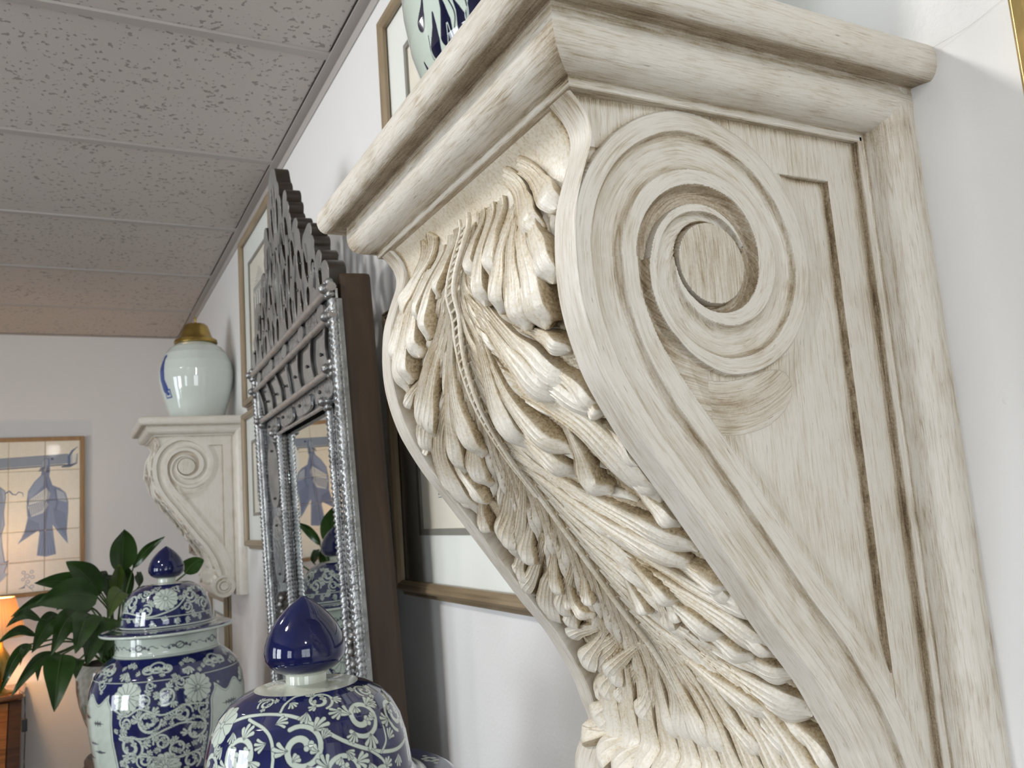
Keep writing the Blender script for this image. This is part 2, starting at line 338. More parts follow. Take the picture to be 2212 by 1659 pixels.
LEAF=[
 (3,0.0054,[(0.0387,-0.0357),(0.0768,-0.0457),(0.1084,-0.0517)]) ,
 (3,0.0042,[(0.0379,-0.0237),(0.0636,-0.0277),(0.0783,-0.0357)]) ,
 (3,0.0048,[(0.0423,-0.0557),(0.0717,-0.0637),(0.0922,-0.0657)]) ,
 (3,0.0066,[(0.0687,-0.0817),(0.0973,-0.0757),(0.1186,-0.0737)]) ,
 (3,0.0072,[(0.0797,-0.0877),(0.1128,-0.0997),(0.134,-0.1017)]) ,
 (3,0.0097,[(0.0709,-0.0877),(0.1098,-0.1137),(0.1392,-0.1197)]) ,
 (3,0.0072,[(0.0768,-0.1057),(0.0966,-0.1297),(0.1128,-0.1357)]) ,
 (3,0.0067,[(0.0208,-0.0697),(0.0511,-0.0977),(0.0768,-0.1197)]) ,
 (3,0.006,[(0.0222,-0.0897),(0.046,-0.1157),(0.0636,-0.1357)]) ,
 (2,0.0115,[(0.0951,-0.0297),(0.1318,-0.0717),(0.1781,-0.1197)]) ,
 (2,0.006,[(0.1282,-0.0797),(0.1407,-0.1117),(0.1561,-0.1317)]) ,
 (2,0.0103,[(0.0973,-0.0217),(0.1385,-0.0617),(0.1825,-0.1057)]) ,
 (2,0.0072,[(0.1062,-0.0257),(0.1495,-0.0697),(0.1744,-0.1057),(0.2001,-0.1357)]) ,
 (2,0.0048,[(0.1773,-0.1197),(0.1906,-0.1317),(0.1986,-0.1377)]) ,
 (2,0.0115,[(0.1069,-0.0197),(0.1465,-0.0297),(0.184,-0.0317),(0.2097,-0.0357)]) ,
 (2,0.0091,[(0.1054,-0.0217),(0.1539,-0.0417),(0.1913,-0.0617),(0.2185,-0.0837)]) ,
 (2,0.0109,[(0.1678,-0.0137),(0.1994,-0.0417),(0.2185,-0.0577),(0.2376,-0.0677)]) ,
 (2,0.0157,[(0.148,-0.0357),(0.1891,-0.0997),(0.2258,-0.1237),(0.267,-0.1297)]) ,
 (2,0.0085,[(0.1913,-0.1037),(0.2141,-0.1337),(0.2405,-0.1377)]) ,
 (2,0.0085,[(0.1832,-0.0857),(0.217,-0.0937),(0.2398,-0.0857),(0.2537,-0.0917)]) ,
 (2,0.0072,[(0.2442,-0.1057),(0.2692,-0.1257),(0.2868,-0.1317)]) ,
 (1,0.0121,[(0.2133,0.0003),(0.2581,-0.0577),(0.289,-0.1077),(0.3066,-0.1297)]) ,
 (1,0.0091,[(0.2236,0.0003),(0.275,-0.0577),(0.3044,-0.1017),(0.3213,-0.1137)]) ,
 (1,0.007,[(0.3059,-0.0877),(0.3228,-0.1177),(0.336,-0.1397)]) ,
 (1,0.0089,[(0.2993,-0.0537),(0.3331,-0.1097),(0.3485,-0.1377),(0.364,-0.1457)]) ,
 (1,0.0139,[(0.3118,-0.0417),(0.3412,-0.0877),(0.3654,-0.1177),(0.3934,-0.1377)]) ,
 (1,0.0089,[(0.3213,-0.0317),(0.3463,-0.0677),(0.364,-0.0877),(0.3809,-0.0957)]) ,
 (1,0.0076,[(0.3537,-0.0617),(0.3787,-0.0937),(0.3956,-0.1117)]) ,
 (1,0.007,[(0.3258,-0.0277),(0.3456,-0.0337),(0.3603,-0.0377)]) ,
 (1,0.0076,[(0.3022,-0.0397),(0.325,-0.0617),(0.35,-0.0737)]) ,
 (1,0.0057,[(0.3272,-0.0517),(0.3537,-0.0617),(0.3742,-0.0557)]) ,
 (1,0.0051,[(0.3324,-0.0637),(0.3529,-0.0697),(0.3654,-0.0717)]) ,
 (0,0.0076,[(0.3867,-0.0477),(0.4007,-0.1037),(0.4095,-0.1357)]) ,
 (0,0.0133,[(0.386,-0.0137),(0.4088,-0.0617),(0.4264,-0.0997),(0.4381,-0.1297)]) ,
 (0,0.0082,[(0.3963,-0.0037),(0.419,-0.0537),(0.4323,-0.0817),(0.4477,-0.0977)]) ,
 (0,0.0101,[(0.4073,-0.0037),(0.4367,-0.0637),(0.4558,-0.1077),(0.4631,-0.1297)]) ,
 (0,0.0127,[(0.3809,-0.0037),(0.4323,-0.0017),(0.4668,-0.0077),(0.4925,-0.0177)]) ,
 (0,0.0076,[(0.3948,0.0043),(0.4396,0.0223),(0.4741,0.0283),(0.4932,0.0243)]) ,
 (0,0.0101,[(0.4183,-0.0217),(0.4528,-0.0457),(0.4712,-0.0657),(0.4851,-0.0737)]) ,
 (0,0.0089,[(0.422,-0.0357),(0.4521,-0.0757),(0.4712,-0.1077)]) ,
]
YC, HB = .5437, .1657
def smooth_prof(P, n=760, sig=.006):
    P = np.asarray(P); Q = resample(P, n); step = np.linalg.norm(np.diff(P, axis=0), axis=1).sum() / (n - 1)
    k = int(3 * sig / step); w = np.exp(-.5 * (np.arange(-k, k + 1) * step / sig) ** 2); w /= w.sum()
    pad = np.vstack([2 * Q[0] - Q[k:0:-1], Q, 2 * Q[-1] - Q[-2:-k - 2:-1]])
    return np.stack([np.convolve(pad[:, i], w, 'valid') for i in (0, 1)], -1)
PQ = smooth_prof(PROF); PS = np.r_[0, np.cumsum(np.linalg.norm(np.diff(PQ, axis=0), axis=1))]
PT = np.gradient(PQ, PS, axis=0); PT /= np.linalg.norm(PT, axis=1)[:, None]; PN = np.stack([PT[:, 1], -PT[:, 0]], -1)
SMAX = PS[-1]
def at_s(s):
    s = np.clip(s, 0, SMAX)
    return [np.interp(s, PS, a) for a in (PQ[:, 0], PQ[:, 1], PN[:, 0], PN[:, 1])]
def surf(s, w, h):
    x, z, nx, nz = at_s(s); return np.stack([x + nx * h, w + 0 * s, z + nz * h], -1)
def bed(s, w):
    a = np.abs(w); b = -.0190 + .0112 * (1 - np.clip(a / .14, 0, 1) ** 4)
    top = -.0026 - .010 * smoothstep(.112, .140, a) * smoothstep(.02, .05, s)
    return b + (top - b) * (1 - smoothstep(.074, .098, s + .12 * (a - .07)))
# spiral of the volute: clockwise angle from the left (deg) -> radius (m)
CX, CZV = -.1746, 1.786
SP_O = ([-5, 0, 80, 110, 174, 220, 268, 304, 366, 436, 531, 570, 760], [.0991, .0991, .0972, .092, .0815, .0755, .0685, .058, .0461, .038, .0272, .0262, .0258])
SP_F = ([-5, 0, 80, 116, 176, 265, 366, 436, 531, 760], [.0877, .0877, .0847, .0765, .0698, .0592, .041, .033, .0262, .0258])
SP_A = ([-5, 3, 80, 177, 260, 366, 430, 760], [.0671, .0671, .0598, .0525, .0390, .0275, .0262, .0258])
SP_I = ([-5, 4, 77, 121, 175, 258, 330, 375, 760], [.0566, .0566, .0505, .0471, .0379, .0314, .0272, .0255, .0255])
LZ = np.linspace(.0, 1, 3)
def side_relief(X, Z):
    """inward depth, glaze and stroke coordinates of the near/far cheek"""
    dx, dz = X - CX, Z - CZV; r = np.hypot(dx, dz); ang = np.degrees(np.arctan2(dz, dx)); p0 = (180 - ang) % 360
    # distance to the front profile
    order = np.argsort(PQ[:, 1]); t = np.full(X.shape, 9.)
    for k in range(0, len(PQ), 2): np.minimum(t, np.hypot(X - PQ[k, 0], Z - PQ[k, 1]), out=t)
    I = lambda tab, p: np.interp(p, *tab)
    def band(u, uF, uA, uI):
        """depth across one turn: flat fillet, hollow with a crisp lip, narrow fillet"""
        q = np.clip((u - uF) / (uA - uF + 1e-6), 0, 1)
        hol = (.0022 * smoothstep(0, .08, q) + .0042 * np.sin(PI * np.clip(q, 0, 1)) ** .8) * (1 - smoothstep(.93, 1, q) * .65)
        d = np.where((u > uF) & (u < uA), hol, 0.); g = np.where((u > uF) & (u < uA), .05 + .33 * np.exp(-((q - .06) / .09) ** 2) + .22 * np.exp(-((q - .93) / .13) ** 2), 0)
        return d, g
    d = np.zeros(X.shape); g = np.zeros(X.shape); su = Z.copy(); sv = X.copy()
    # panel
    xr, zt = -.0650, 1.8515
    inside = (X < xr) * smoothstep(0, .0009, zt - Z)
    O0 = I(SP_O, p0); dd = r - O0
    upl = smoothstep(95, 135, ang)                                   # upper left of the volute: deeper wedge
    low = smoothstep(-28, -75, ang) if False else 1 - smoothstep(-80, -30, ang)
    fade = np.clip(dd / .016, 0, 1); lvl = .0040 * (fade * (1 - low) + low * smoothstep(0, .0012, dd))
    lower = (Z < CZV) & (t < .09)
    lvl = np.where(Z < CZV - .02, np.minimum(lvl, .0040 * smoothstep(.047, .062, t)) * 1.0, lvl)
    d = lvl * inside
    d = np.where((ang > 95) & (dd > 0), np.maximum(d, .0042 * upl * smoothstep(0, .0010, dd)), d)
    edge = np.exp(-(np.clip(xr - X, 0, 1) / .0035) ** 2) * (X < xr) * (Z < zt) * (d > .0012) + np.exp(-(np.clip(zt - Z, 0, 1) / .003) ** 2) * (Z < zt) * (X < xr) * (d > .0012)
    g = np.maximum(g, .62 * np.clip(edge, 0, 1)); g = np.where((X > xr) & (X < xr + .0006) & (Z < zt), .5, g)
    g = np.maximum(g, .5 * np.exp(-(np.clip(-.0355 - X, 0, 1) / .004) ** 2))
    g = np.maximum(g, .4 * np.exp(-(np.clip(1.882 - Z, 0, 1) / .004) ** 2) * (dd > 0))
    g = np.maximum(g, .34 * np.exp(-(dd / .003) ** 2) * (dd > 0) * (d > .0015))
    # smear of glaze swept under the volute
    sm = np.exp(-((r - .089) / .014) ** 2) * smoothstep(-128, -100, ang) * (1 - smoothstep(-75, -40, ang)) * (dd > 0)
    g = np.maximum(g, .30 * sm); su = np.where(sm > .25, np.radians(p0) * .07, su); sv = np.where(sm > .25, r, sv)
    # stem (constant distance bands), below the volute's centre
    stem = (t < .0425 + .0032 * (1 - smoothstep(CZV - .085, CZV - .01, Z))) & (Z < CZV + .0004) & (r > O0)
    wI = .0425 + .0032 * (1 - smoothstep(CZV - .085, CZV - .01, Z)); ds, gs = band(t, .0114, .0320, wI)
    d = np.where(stem, ds, d); g = np.where(stem, gs, g)
    along = np.interp(Z, PQ[::-1, 1], PS[::-1]); su = np.where(stem, along, su); sv = np.where(stem, t, sv)
    after = (t >= .0465) & (t < .052) & (Z < CZV)
    g = np.where(after & ~stem & (r > O0), np.maximum(g, .15), g)
    # groove between stem and the first turn
    gap = (r > O0) & (Z < CZV + .0004) & (ang < -98) & ~stem
    gd = .0066 - .0026 * smoothstep(-135, -100, ang); wl = np.minimum(smoothstep(0, .0022, dd), smoothstep(0, .0026, t - .0425)); d = np.where(gap, np.maximum(d, gd * wl * (1 - smoothstep(-118, -98, ang))), d); g = np.where(gap, np.maximum(g, .46 - .25 * smoothstep(-140, -100, ang)), g); su = np.where(gap, np.radians(p0) * .04, su); sv = np.where(gap, r, sv)
    # turns
    for k in (0, 1):
        p = p0 + 360 * k; o, f, a, i = (I(tb, p) for tb in (SP_O, SP_F, SP_A, SP_I))
        on = (r <= o) & (r >= i); db, gb = band(o - r, o - f, o - a, o - i)
        db = db * (1 - .25 * smoothstep(320, 430, p))
        d = np.where(on, db, d); g = np.where(on, gb, g); su = np.where(on, .108 - np.radians(p) * .075, su); sv = np.where(on, o - r, sv)
        nxt = I(SP_O, p + 360); gr = (r < i) & (r > nxt) & (r > .0256)
        q = np.clip((i - r) / (i - nxt + 1e-6), 0, 1)
        dg = .0068 * smoothstep(0, .26, q) * (1 - .12 * smoothstep(.5, 1., q)); gg = .50 - .12 * q
        d = np.where(gr, dg, d); g = np.where(gr, gg, g); su = np.where(gr, np.radians(p) * .04, su); sv = np.where(gr, r, sv)
    eye = r < .0256
    d = np.where(eye, -.0006 + .0012 * (r / .0256) ** 4, d); rim = np.exp(-((r - .0268) / .0012) ** 2)
    d = np.where(~eye & (r < .0285), np.maximum(d, .006 * rim), d); g = np.where(eye, .20, np.maximum(g, .7 * rim))
    su = np.where(eye, Z, su); sv = np.where(eye, X, sv)
    return d, np.clip(g, 0, 1), np.stack([su, sv, 0 * su], -1)
def build_corbel(root):
    cm = M['corbel']
    # ---- cornice: one moulding carried round front and sides
    pf = [(-.02, 1.882), (-.0006, 1.882), (0, 1.8826), (0, 1.8868), (.0008, 1.8874), (.005, 1.8876), (.0095, 1.8885), (.0135, 1.8903), (.0168, 1.893), (.0192, 1.8965), (.0207, 1.901), (.0213, 1.906),
          (.0213, 1.911), (.0208, 1.9162), (.0218, 1.9167), (.0295, 1.9158), (.0362, 1.9146), (.0380, 1.9155), (.0404, 1.918), (.0421, 1.9215), (.043, 1.9255), (.0433, 1.929), (.0429, 1.933), (.0416, 1.9368), (.0392, 1.9397), (.0355, 1.9415), (.030, 1.942)]
    pf = resample(pf, 90); nx = 30; V = []; st = []; gl = []; seg = 24
    pl_ = np.r_[0, np.cumsum(np.linalg.norm(np.diff(pf, axis=0), axis=1))]
    for (o, z), l in zip(pf, pl_):
        cs = [np.array([0, -.1707 - o]), np.array([-.271 - o, -.1707 - o]), np.array([-.271 - o, .1707 + o]), np.array([0, .1707 + o])]
        for a, b in zip(cs, cs[1:]):
            for q in np.linspace(0, 1, seg):
                p = a + (b - a) * q; V.append((p[0], p[1], z)); st.append((np.linalg.norm(b - a) * q + (1.3 if a is cs[1] else 0), l, 0))
                e = min(q, 1 - q) * np.linalg.norm(b - a)
                gg = .30 * math.exp(-((z - 1.9165) / .004) ** 2) * (o < .034) + .28 * math.exp(-((o - .0006) / .003) ** 2) * (z > 1.8862) + .30 * (z < 1.8824) + .22 * math.exp(-((z - 1.9135) / .004) ** 2) * (o > .021)
                gg += (.34 if a is cs[1] else .14) * math.exp(-(e / .022) ** 2) * (1.884 < z < 1.912) * (o < .0212) + (.06 if a is cs[1] else 0)
                gl.append(gg)
    F = quads(len(pf), 3 * seg); mm = 3 * seg
    j = F[:, 0] % mm; F = F[~np.isin(j, (seg - 1, 2 * seg - 1))]
    n0 = len(V); top = (len(pf) - 1) * mm
    cap = [np.array([top, top + seg - 1, top + 2 * seg - 1, top + mm - 1])[::-1]]
    mesh_np('cornice', V, list(F) + cap, cm, root, True, 24, dict(stroke=('FLOAT_VECTOR', st), glaze=('FLOAT', gl)))
    # ---- back plate with the same ovolo running down both edges
    pr = [(-.002, -.130), (-.0352, -.130), (-.0352, -.1700), (-.0346, -.1707), (-.0306, -.1707), (-.0298, -.1713), (-.0294, -.1757), (-.0285, -.1800), (-.0267, -.184), (-.024, -.1873), (-.0205, -.1897), (-.016, -.1912), (-.011, -.1918), (-.006, -.1920), (0, -.1912)]
    pr = resample(pr, 70); full = np.vstack([pr[::-1], pr * [1, -1]]); zs = np.linspace(1.374, 1.916, 40); V = []; st = []; gl = []
    for z in zs:
        for k, (x, e) in enumerate(full):
            V.append((x, e, z)); st.append((z, x * .7 + abs(e), 0)); a = abs(e)
            gl.append(.45 * math.exp(-((a - .1707) / .0022) ** 2) * (x > -.0305) + .55 * (x < -.0347) * (a < .1712) + .16 * math.exp(-((a - .180) / .004) ** 2) + .10 * (x > -.008) + .35 * math.exp(-((z - 1.885) / .012) ** 2) * (x < -.006))
    nf = len(full); F = list(quads(40, nf, True)) + [np.arange(nf)[::-1], np.arange(nf) + 39 * nf]
    mesh_np('back_plate', V, F, cm, root, True, 28, dict(stroke=('FLOAT_VECTOR', st), glaze=('FLOAT', gl)))
    # ---- cheeks: the volute side carved in relief
    for side, (nr, ncol) in ((-1, (800, 440)), (1, (130, 60))):
        z = np.linspace(1.8822, 1.398, nr); xe = np.interp(z, PQ[::-1, 1], PQ[::-1, 0]); xe = np.where(z < 1.437, -.0853, xe) + .0007
        k1 = int(ncol * .84); xm = np.full(nr, -.0653); X = np.concatenate([xe[:, None] + (xm - xe)[:, None] * np.linspace(0, 1, k1)[None], (xm + .0006)[:, None] + (-.0345 - xm - .0006)[:, None] * np.linspace(0, 1, ncol - k1)[None]], 1); Z = np.repeat(z[:, None], ncol, 1)
        d, g, st = side_relief(X, Z); d[:, 0] = np.maximum(d[:, 0], .0007)
        V = np.stack([X, side * (HB - d), Z], -1).reshape(-1, 3)
        mesh_np('volute_side', V, quads(nr, ncol, flip=side < 0), cm, root, True, 38, dict(stroke=('FLOAT_VECTOR', st.reshape(-1, 3)), glaze=('FLOAT', g.ravel())))
    # ---- front: raised margins and sunk bed
    s = np.linspace(0, SMAX, 640)
    wv = np.r_[-.1657, -.1650, -.1640, np.linspace(-.162, -.1455, 10), -.1440, -.1432, -.1430, -.1427, np.linspace(-.142, .142, 150), .1427, .1430, .1432, .1440, np.linspace(.1455, .162, 10), .1640, .1650, .1657]
    S, Wd = np.meshgrid(s, wv, indexing='ij'); a = np.abs(Wd)
    ph_ = np.where(S < .085, a / .0062, (S - 1.15 * np.clip(a, 0, .142) ** .92) / .0066) * 2 * PI; B = bed(S, np.clip(a, 0, .142)) + .0008 * np.sin(ph_) * smoothstep(.03, .06, S) * smoothstep(.004, .016, a); H = np.where(a > .1438, 0, np.where(a > .1429, -.0012, B))
    H = np.where(a > .1655, -.0010, np.where(a > .1645, -.0003, H)); H = np.where((a <= .1431) & (a > .1425), np.minimum(B, -.004), H)
    G = np.where(a < .1432, (.34 - .30 * (1 - smoothstep(.06, .10, S))) - .10 * np.sin(ph_) * smoothstep(.03, .06, S), .02) + .5 * np.exp(-((a - .1415) / .004) ** 2) * (a < .143) + np.where(a > .1432, .25 * np.exp(-(S / .02) ** 2), 0) + .16 * np.exp(-((S - .012) / .014) ** 2) * (a < .143)
    fp = mesh_np('carved_front', surf(S.ravel(), Wd.ravel(), H.ravel()), quads(len(s), len(wv)), [M['carving'], cm], root, True, 30,
                 midx=(np.abs(.5 * (wv[1:] + wv[:-1])) > .1428).astype(int)[None].repeat(len(s) - 1, 0).ravel(), attrs=dict(stroke=('FLOAT_VECTOR', np.stack([S, Wd, 0 * S], -1).reshape(-1, 3)), glaze=('FLOAT', np.clip(G, 0, 1).ravel())))
    # ---- acanthus lobes, each a swept, veined and undercut leaf
    def lobe(path, hw, layer, nv, lift, root_w=.48, nt=36, nc=31, name='acanthus_leaf', tipdrop=.006, curl=0., spoon=0., lim=.1422):
        P = crom(path, nt); T = np.gradient(P, axis=0); T /= np.linalg.norm(T, axis=1)[:, None] + 1e-9; Q = np.stack([-T[:, 1], T[:, 0]], -1)
        t = np.linspace(0, 1, nt) ** .85; c = np.linspace(-1, 1, nc); P = np.stack([np.interp(t, np.linspace(0, 1, nt), P[:, i]) for i in (0, 1)], -1)
        Q = np.stack([np.interp(t, np.linspace(0, 1, nt), Q[:, i]) for i in (0, 1)], -1)
        tb = .80; wt = hw * (root_w + (1 - root_w) * smoothstep(.25, .80, t)); wt = np.where(t > tb, wt * np.sqrt(np.clip(1 - ((t - tb) / (1 - tb + 1e-4)) ** 2, .004, 1)), wt)
        wt = wt * (1 + .07 * np.sin(t * 17 + layer) * (t > .45))
        S = P[:, None, 0] + Q[:, None, 0] * c * wt[:, None]; Wd = P[:, None, 1] + Q[:, None, 1] * c * wt[:, None]
        S = np.clip(S, .010, SMAX - .001); Wd = np.clip(Wd, -lim, lim)
        b = bed(S, Wd); C = c[None]; tt = t[:, None]
        b0 = bed(np.array([path[0][0]]), np.array([path[0][1]]))[0] + .0012; rise = (b0 + (lift - b0) * smoothstep(.05, .85, tt)) - b - tipdrop * smoothstep(.86, 1., tt) + .0014 * np.exp(-((tt - .82) / .1) ** 2); rise = np.maximum(rise, .0012 + .0015 * smoothstep(.1, .5, tt))
        cross = -(.0008 + .0026 * smoothstep(.4, .9, tt)) * np.abs(C) ** 2.2 + spoon * (C ** 2) * smoothstep(.55, .85, tt)
        fr = ((C + 1) * nv * .5) % 1.; fl = 2 * np.exp(-(np.minimum(fr, 1 - fr) / .10) ** 2) - 1; vein = (.00115 + .0004 * (1 - tt)) * (fl * .5) * (1 - .85 * smoothstep(.66, .90, tt))
        H = b + rise + cross + vein + layer * .0009 + curl * C * smoothstep(.5, .9, tt)
        G = -.03 + .17 * np.clip(-fl, 0, 1) * (1 - .8 * smoothstep(.6, .9, tt)) + .12 * (1 - tt) + .16 * np.abs(C) ** 5 - .20 * np.exp(-((tt - .86) / .12) ** 2) * (1 - np.abs(C) ** 3) + .18 * smoothstep(.93, 1., tt)
        ring = np.r_[np.arange(nc), (np.arange(1, nt) * nc + nc - 1), ((nt - 1) * nc + np.arange(nc - 2, -1, -1)), (np.arange(nt - 2, 0, -1) * nc)]
        Sf, Wf, Hf = S.ravel(), Wd.ravel(), H.ravel(); row = ring // nc
        rs = Sf[ring] + (P[row, 0] - Sf[ring]) * .22; rw = Wf[ring] + (P[row, 1] - Wf[ring]) * .22
        tipr = row == nt - 1; rs = np.where(tipr, P[nt - 4, 0], rs); rw = np.where(tipr, P[nt - 4, 1], rw)
        ms = Sf[ring] * .9 + rs * .1; mw = Wf[ring] * .9 + rw * .1; mh = Hf[ring] - .0016
        lo = bed(rs, rw) - .002
        Vs = np.vstack([surf(Sf, Wf, Hf), surf(ms, mw, mh), surf(rs, rw, np.minimum(lo, mh - .0005))])
        n = nt * nc; m = len(ring); k = np.arange(m); kn = (k + 1) % m
        F = np.vstack([quads(nt, nc), np.stack([ring[kn], ring[k], n + k, n + kn], -1), np.stack([n + kn, n + k, n + m + k, n + m + kn], -1)])
        d = np.linalg.norm(np.diff(P, axis=0), axis=1); al = np.r_[0, np.cumsum(d)]
        st = np.stack([np.repeat(al[:, None], nc, 1) + layer, C * wt[:, None] + hw * 3, 0 * S], -1).reshape(-1, 3)
        st = np.vstack([st, st[ring], st[ring]]); g = np.r_[np.clip(G, 0, 1).ravel(), np.full(m, .38), np.full(m, .75)]
        return mesh_np(name, Vs, F, M['carving'], fp, True, 50, dict(stroke=('FLOAT_VECTOR', st), glaze=('FLOAT', g)))
    for layer, hw, path in LEAF:
        path = np.array(path)
        if layer == 3: path[0] = path[0] * [.62, .94]
        cross = path[:, 1].max() > .001
        for sgn in (1, -1):
            jit = RNG.normal(0, .0012, path.shape); p = path * [1, sgn] + jit * [[0]] + jit
            lift = .0030 - .0046 * smoothstep(.09, .135, abs(path[-1, 1])) + (.0022 if layer == 3 else 0) + RNG.uniform(-.001, .001)
            lobe(p, hw * (1.38 if layer == 3 else (1.02 if sgn > 0 else .95)), layer, 3 if hw < .006 else (4 if hw < .0105 else 5), lift, curl=RNG.uniform(-.0012, .0012), spoon=RNG.choice([0, 0, .0012]), root_w=.8 if layer == 3 else .48)
    # leaves where the margin hides the bed, and the hanging tips at the foot
    extra = []
    for s0 in (.150, .214, .300, .345, .432):
        extra.append((1, .0075, [(s0, -.085), (s0 + .024, -.122), (s0 + .048, -.134)]))
    for s0, w0 in ((.462, -.124), (.470, -.098), (.478, -.070), (.482, -.042), (.484, -.014)):
        extra.append((2, .0135, [(s0 - .08, w0 * .45), (s0, w0 * .85), (s0 + .062, w0)]))
    for layer, hw, path in extra:
        for sgn in (1, -1): lobe(np.array(path) * [1, sgn], hw, layer, 3, -.001 if layer == 1 else .004)
    # broad rounded lobes lapping over the margins above the foot
    for sw, hw, up in (((.452, .095), (.494, .136), .0150, .006), ((.462, .085), (.512, .150), .0125, .007), ((.47, .08), (.527, .130), .0140, .008), ((.47, .06), (.536, .100), .0135, .008)) and [(((.452, .085), (.480, .118), (.497, .146)), .0150, .006), (((.46, .080), (.495, .130), (.518, .166)), .0140, .010), (((.46, .065), (.505, .105), (.534, .130)), .0145, .007), (((.46, .05), (.51, .080), (.540, .100)), .0140, .007)]:
        for sgn in (1, -1): lobe(np.array(sw) * [1, sgn], hw, 2, 3, up, lim=.180, tipdrop=.010)
    for tip, hw in (((.4433, .126), .011), ((.4536, .088), .009), ((.472, .120), .011), ((.3044, .105), .010), ((.3206, .09), .009)):
        lobe(np.array([(tip[0] - .05, tip[1] * .45), (tip[0] - .02, tip[1] * .85), tip]), hw, 2, 3, .002)
    # thin flutes running off the midrib between the lobes
    for i, s0 in enumerate(np.arange(.028, .43, .0135)):
        for sgn in (1, -1):
            k = RNG.uniform(.8, 1.2); e = min(SMAX - .004, s0 + .105 * k)
            lobe(np.array([(s0, .002 * sgn), (s0 + .04, .017 * k * sgn), (e, .058 * k * sgn)]), .0042, 0, 2, -.0046, .6, 24, 17, tipdrop=.002)
            lobe(np.array([(s0, .003 * sgn), (s0 + .03, .024 * k * sgn), (min(e, s0 + .075), .088 * k * sgn)]), .0042, 0, 2, -.0054, .6, 24, 17, tipdrop=.002)
    # midrib: two rails with rungs between them above, a plain rib below
    bmv = []; bmf = []; n0 = 0
    def rib(path, rad, h0):
        nonlocal n0
        P = crom(path, 60); Wf = P[:, 1]; V, F = tube_np(surf(P[:, 0], Wf, bed(P[:, 0], Wf) + h0), rad, 8)
        bmv.append(V); bmf.extend([np.asarray(f) + n0 for f in F]); n0 += len(V)
    rib([(.02, .0085), (.08, .0075), (.15, .0045), (.25, .0015)], np.linspace(.0015, .0009, 60), .0068)
    rib([(.02, -.0075), (.08, -.0065), (.15, -.0045), (.25, -.0015)], np.linspace(.0023, .0010, 60), .0072)
    rib([(.10, 0.), (.25, .000), (.40, .001), (SMAX - .01, 0)], np.linspace(.0012, .0028, 60), .0050)
    for s0 in np.arange(.028, .205, .0062):
        wv_ = np.interp(s0, [.02, .15, .25], [.0075, .0043, .0015]); V, F = tube_np(surf(np.full(4, s0) + np.linspace(-.0012, .0012, 4), np.linspace(-wv_, wv_, 4), bed(np.full(4, s0), np.zeros(4)) + .0062), .0011, 6)
        bmv.append(V); bmf.extend([np.asarray(f) + n0 for f in F]); n0 += len(V)
    V = np.vstack(bmv); mesh_np('midrib', V, bmf, M['carving'], fp, True, 50, dict(stroke=('FLOAT_VECTOR', V), glaze=('FLOAT', np.full(len(V), .12))))
    # ---- foot: small scroll across the bottom
    fx, fz, R = -.0700, 1.4046, .0345; rr = np.r_[np.linspace(0, R, 40)]; nph = 72; V = []; st = []; gl = []
    ph = np.arange(nph) * 2 * PI / nph
    dep = np.where(rr < .0125, 0, np.where(rr < .0145, .005, np.where(rr < .019, .0012, np.where(rr < .0265, .001 + .004 * np.sin(PI * (rr - .019) / .0075), 0))))
    gg = np.where((rr > .0125) & (rr < .015), .6, np.where((rr > .019) & (rr < .0265), .2, .1))
    rows = [(r, -.1685 + d, g) for r, d, g in zip(rr, dep, gg)] + [(R, e, .1) for e in np.linspace(-.166, .166, 20)] + [(r, .1685 - d, g) for r, d, g in list(zip(rr, dep, gg))[::-1]]
    for r, e, g in rows:
        for p in ph: V.append((fx + max(r, 1e-4) * math.cos(p), e, fz + max(r, 1e-4) * math.sin(p))); st.append((p * .03, r + e, 0)); gl.append(g)
    mesh_np('foot_scroll', V, quads(len(rows), nph, True), cm, root, True, 40, dict(stroke=('FLOAT_VECTOR', st), glaze=('FLOAT', gl)))
    V = [(-.0853, -.165, 1.4), (-.0353, -.165, 1.4), (-.0353, .165, 1.4), (-.0853, .165, 1.4)]
corbel = thing('wall_corbel', 'big off-white carved corbel filling the right side, acanthus front and volute near the camera', 'corbel', (0, YC, 0), group='carved wall corbels')
build_corbel(corbel)
def dup_tree(o, parent=None):
    c = o.copy(); COL.objects.link(c)
    if parent is not None: c.parent = parent
    for ch in list(o.children): dup_tree(ch, c)
    return c
far = dup_tree(corbel); far.scale = (1.05,) * 3; far.location = (0, YC * 1.05 + 2.566, -.0236)
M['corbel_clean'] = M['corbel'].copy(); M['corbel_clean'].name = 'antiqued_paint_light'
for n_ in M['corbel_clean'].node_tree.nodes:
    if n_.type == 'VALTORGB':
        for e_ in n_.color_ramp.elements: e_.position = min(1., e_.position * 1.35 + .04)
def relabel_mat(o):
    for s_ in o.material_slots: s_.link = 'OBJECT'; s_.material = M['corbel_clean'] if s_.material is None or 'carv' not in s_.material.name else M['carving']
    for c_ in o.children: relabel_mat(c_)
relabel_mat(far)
far['label'] = 'small distant off-white scroll corbel with the white brass-lidded jar standing on it'
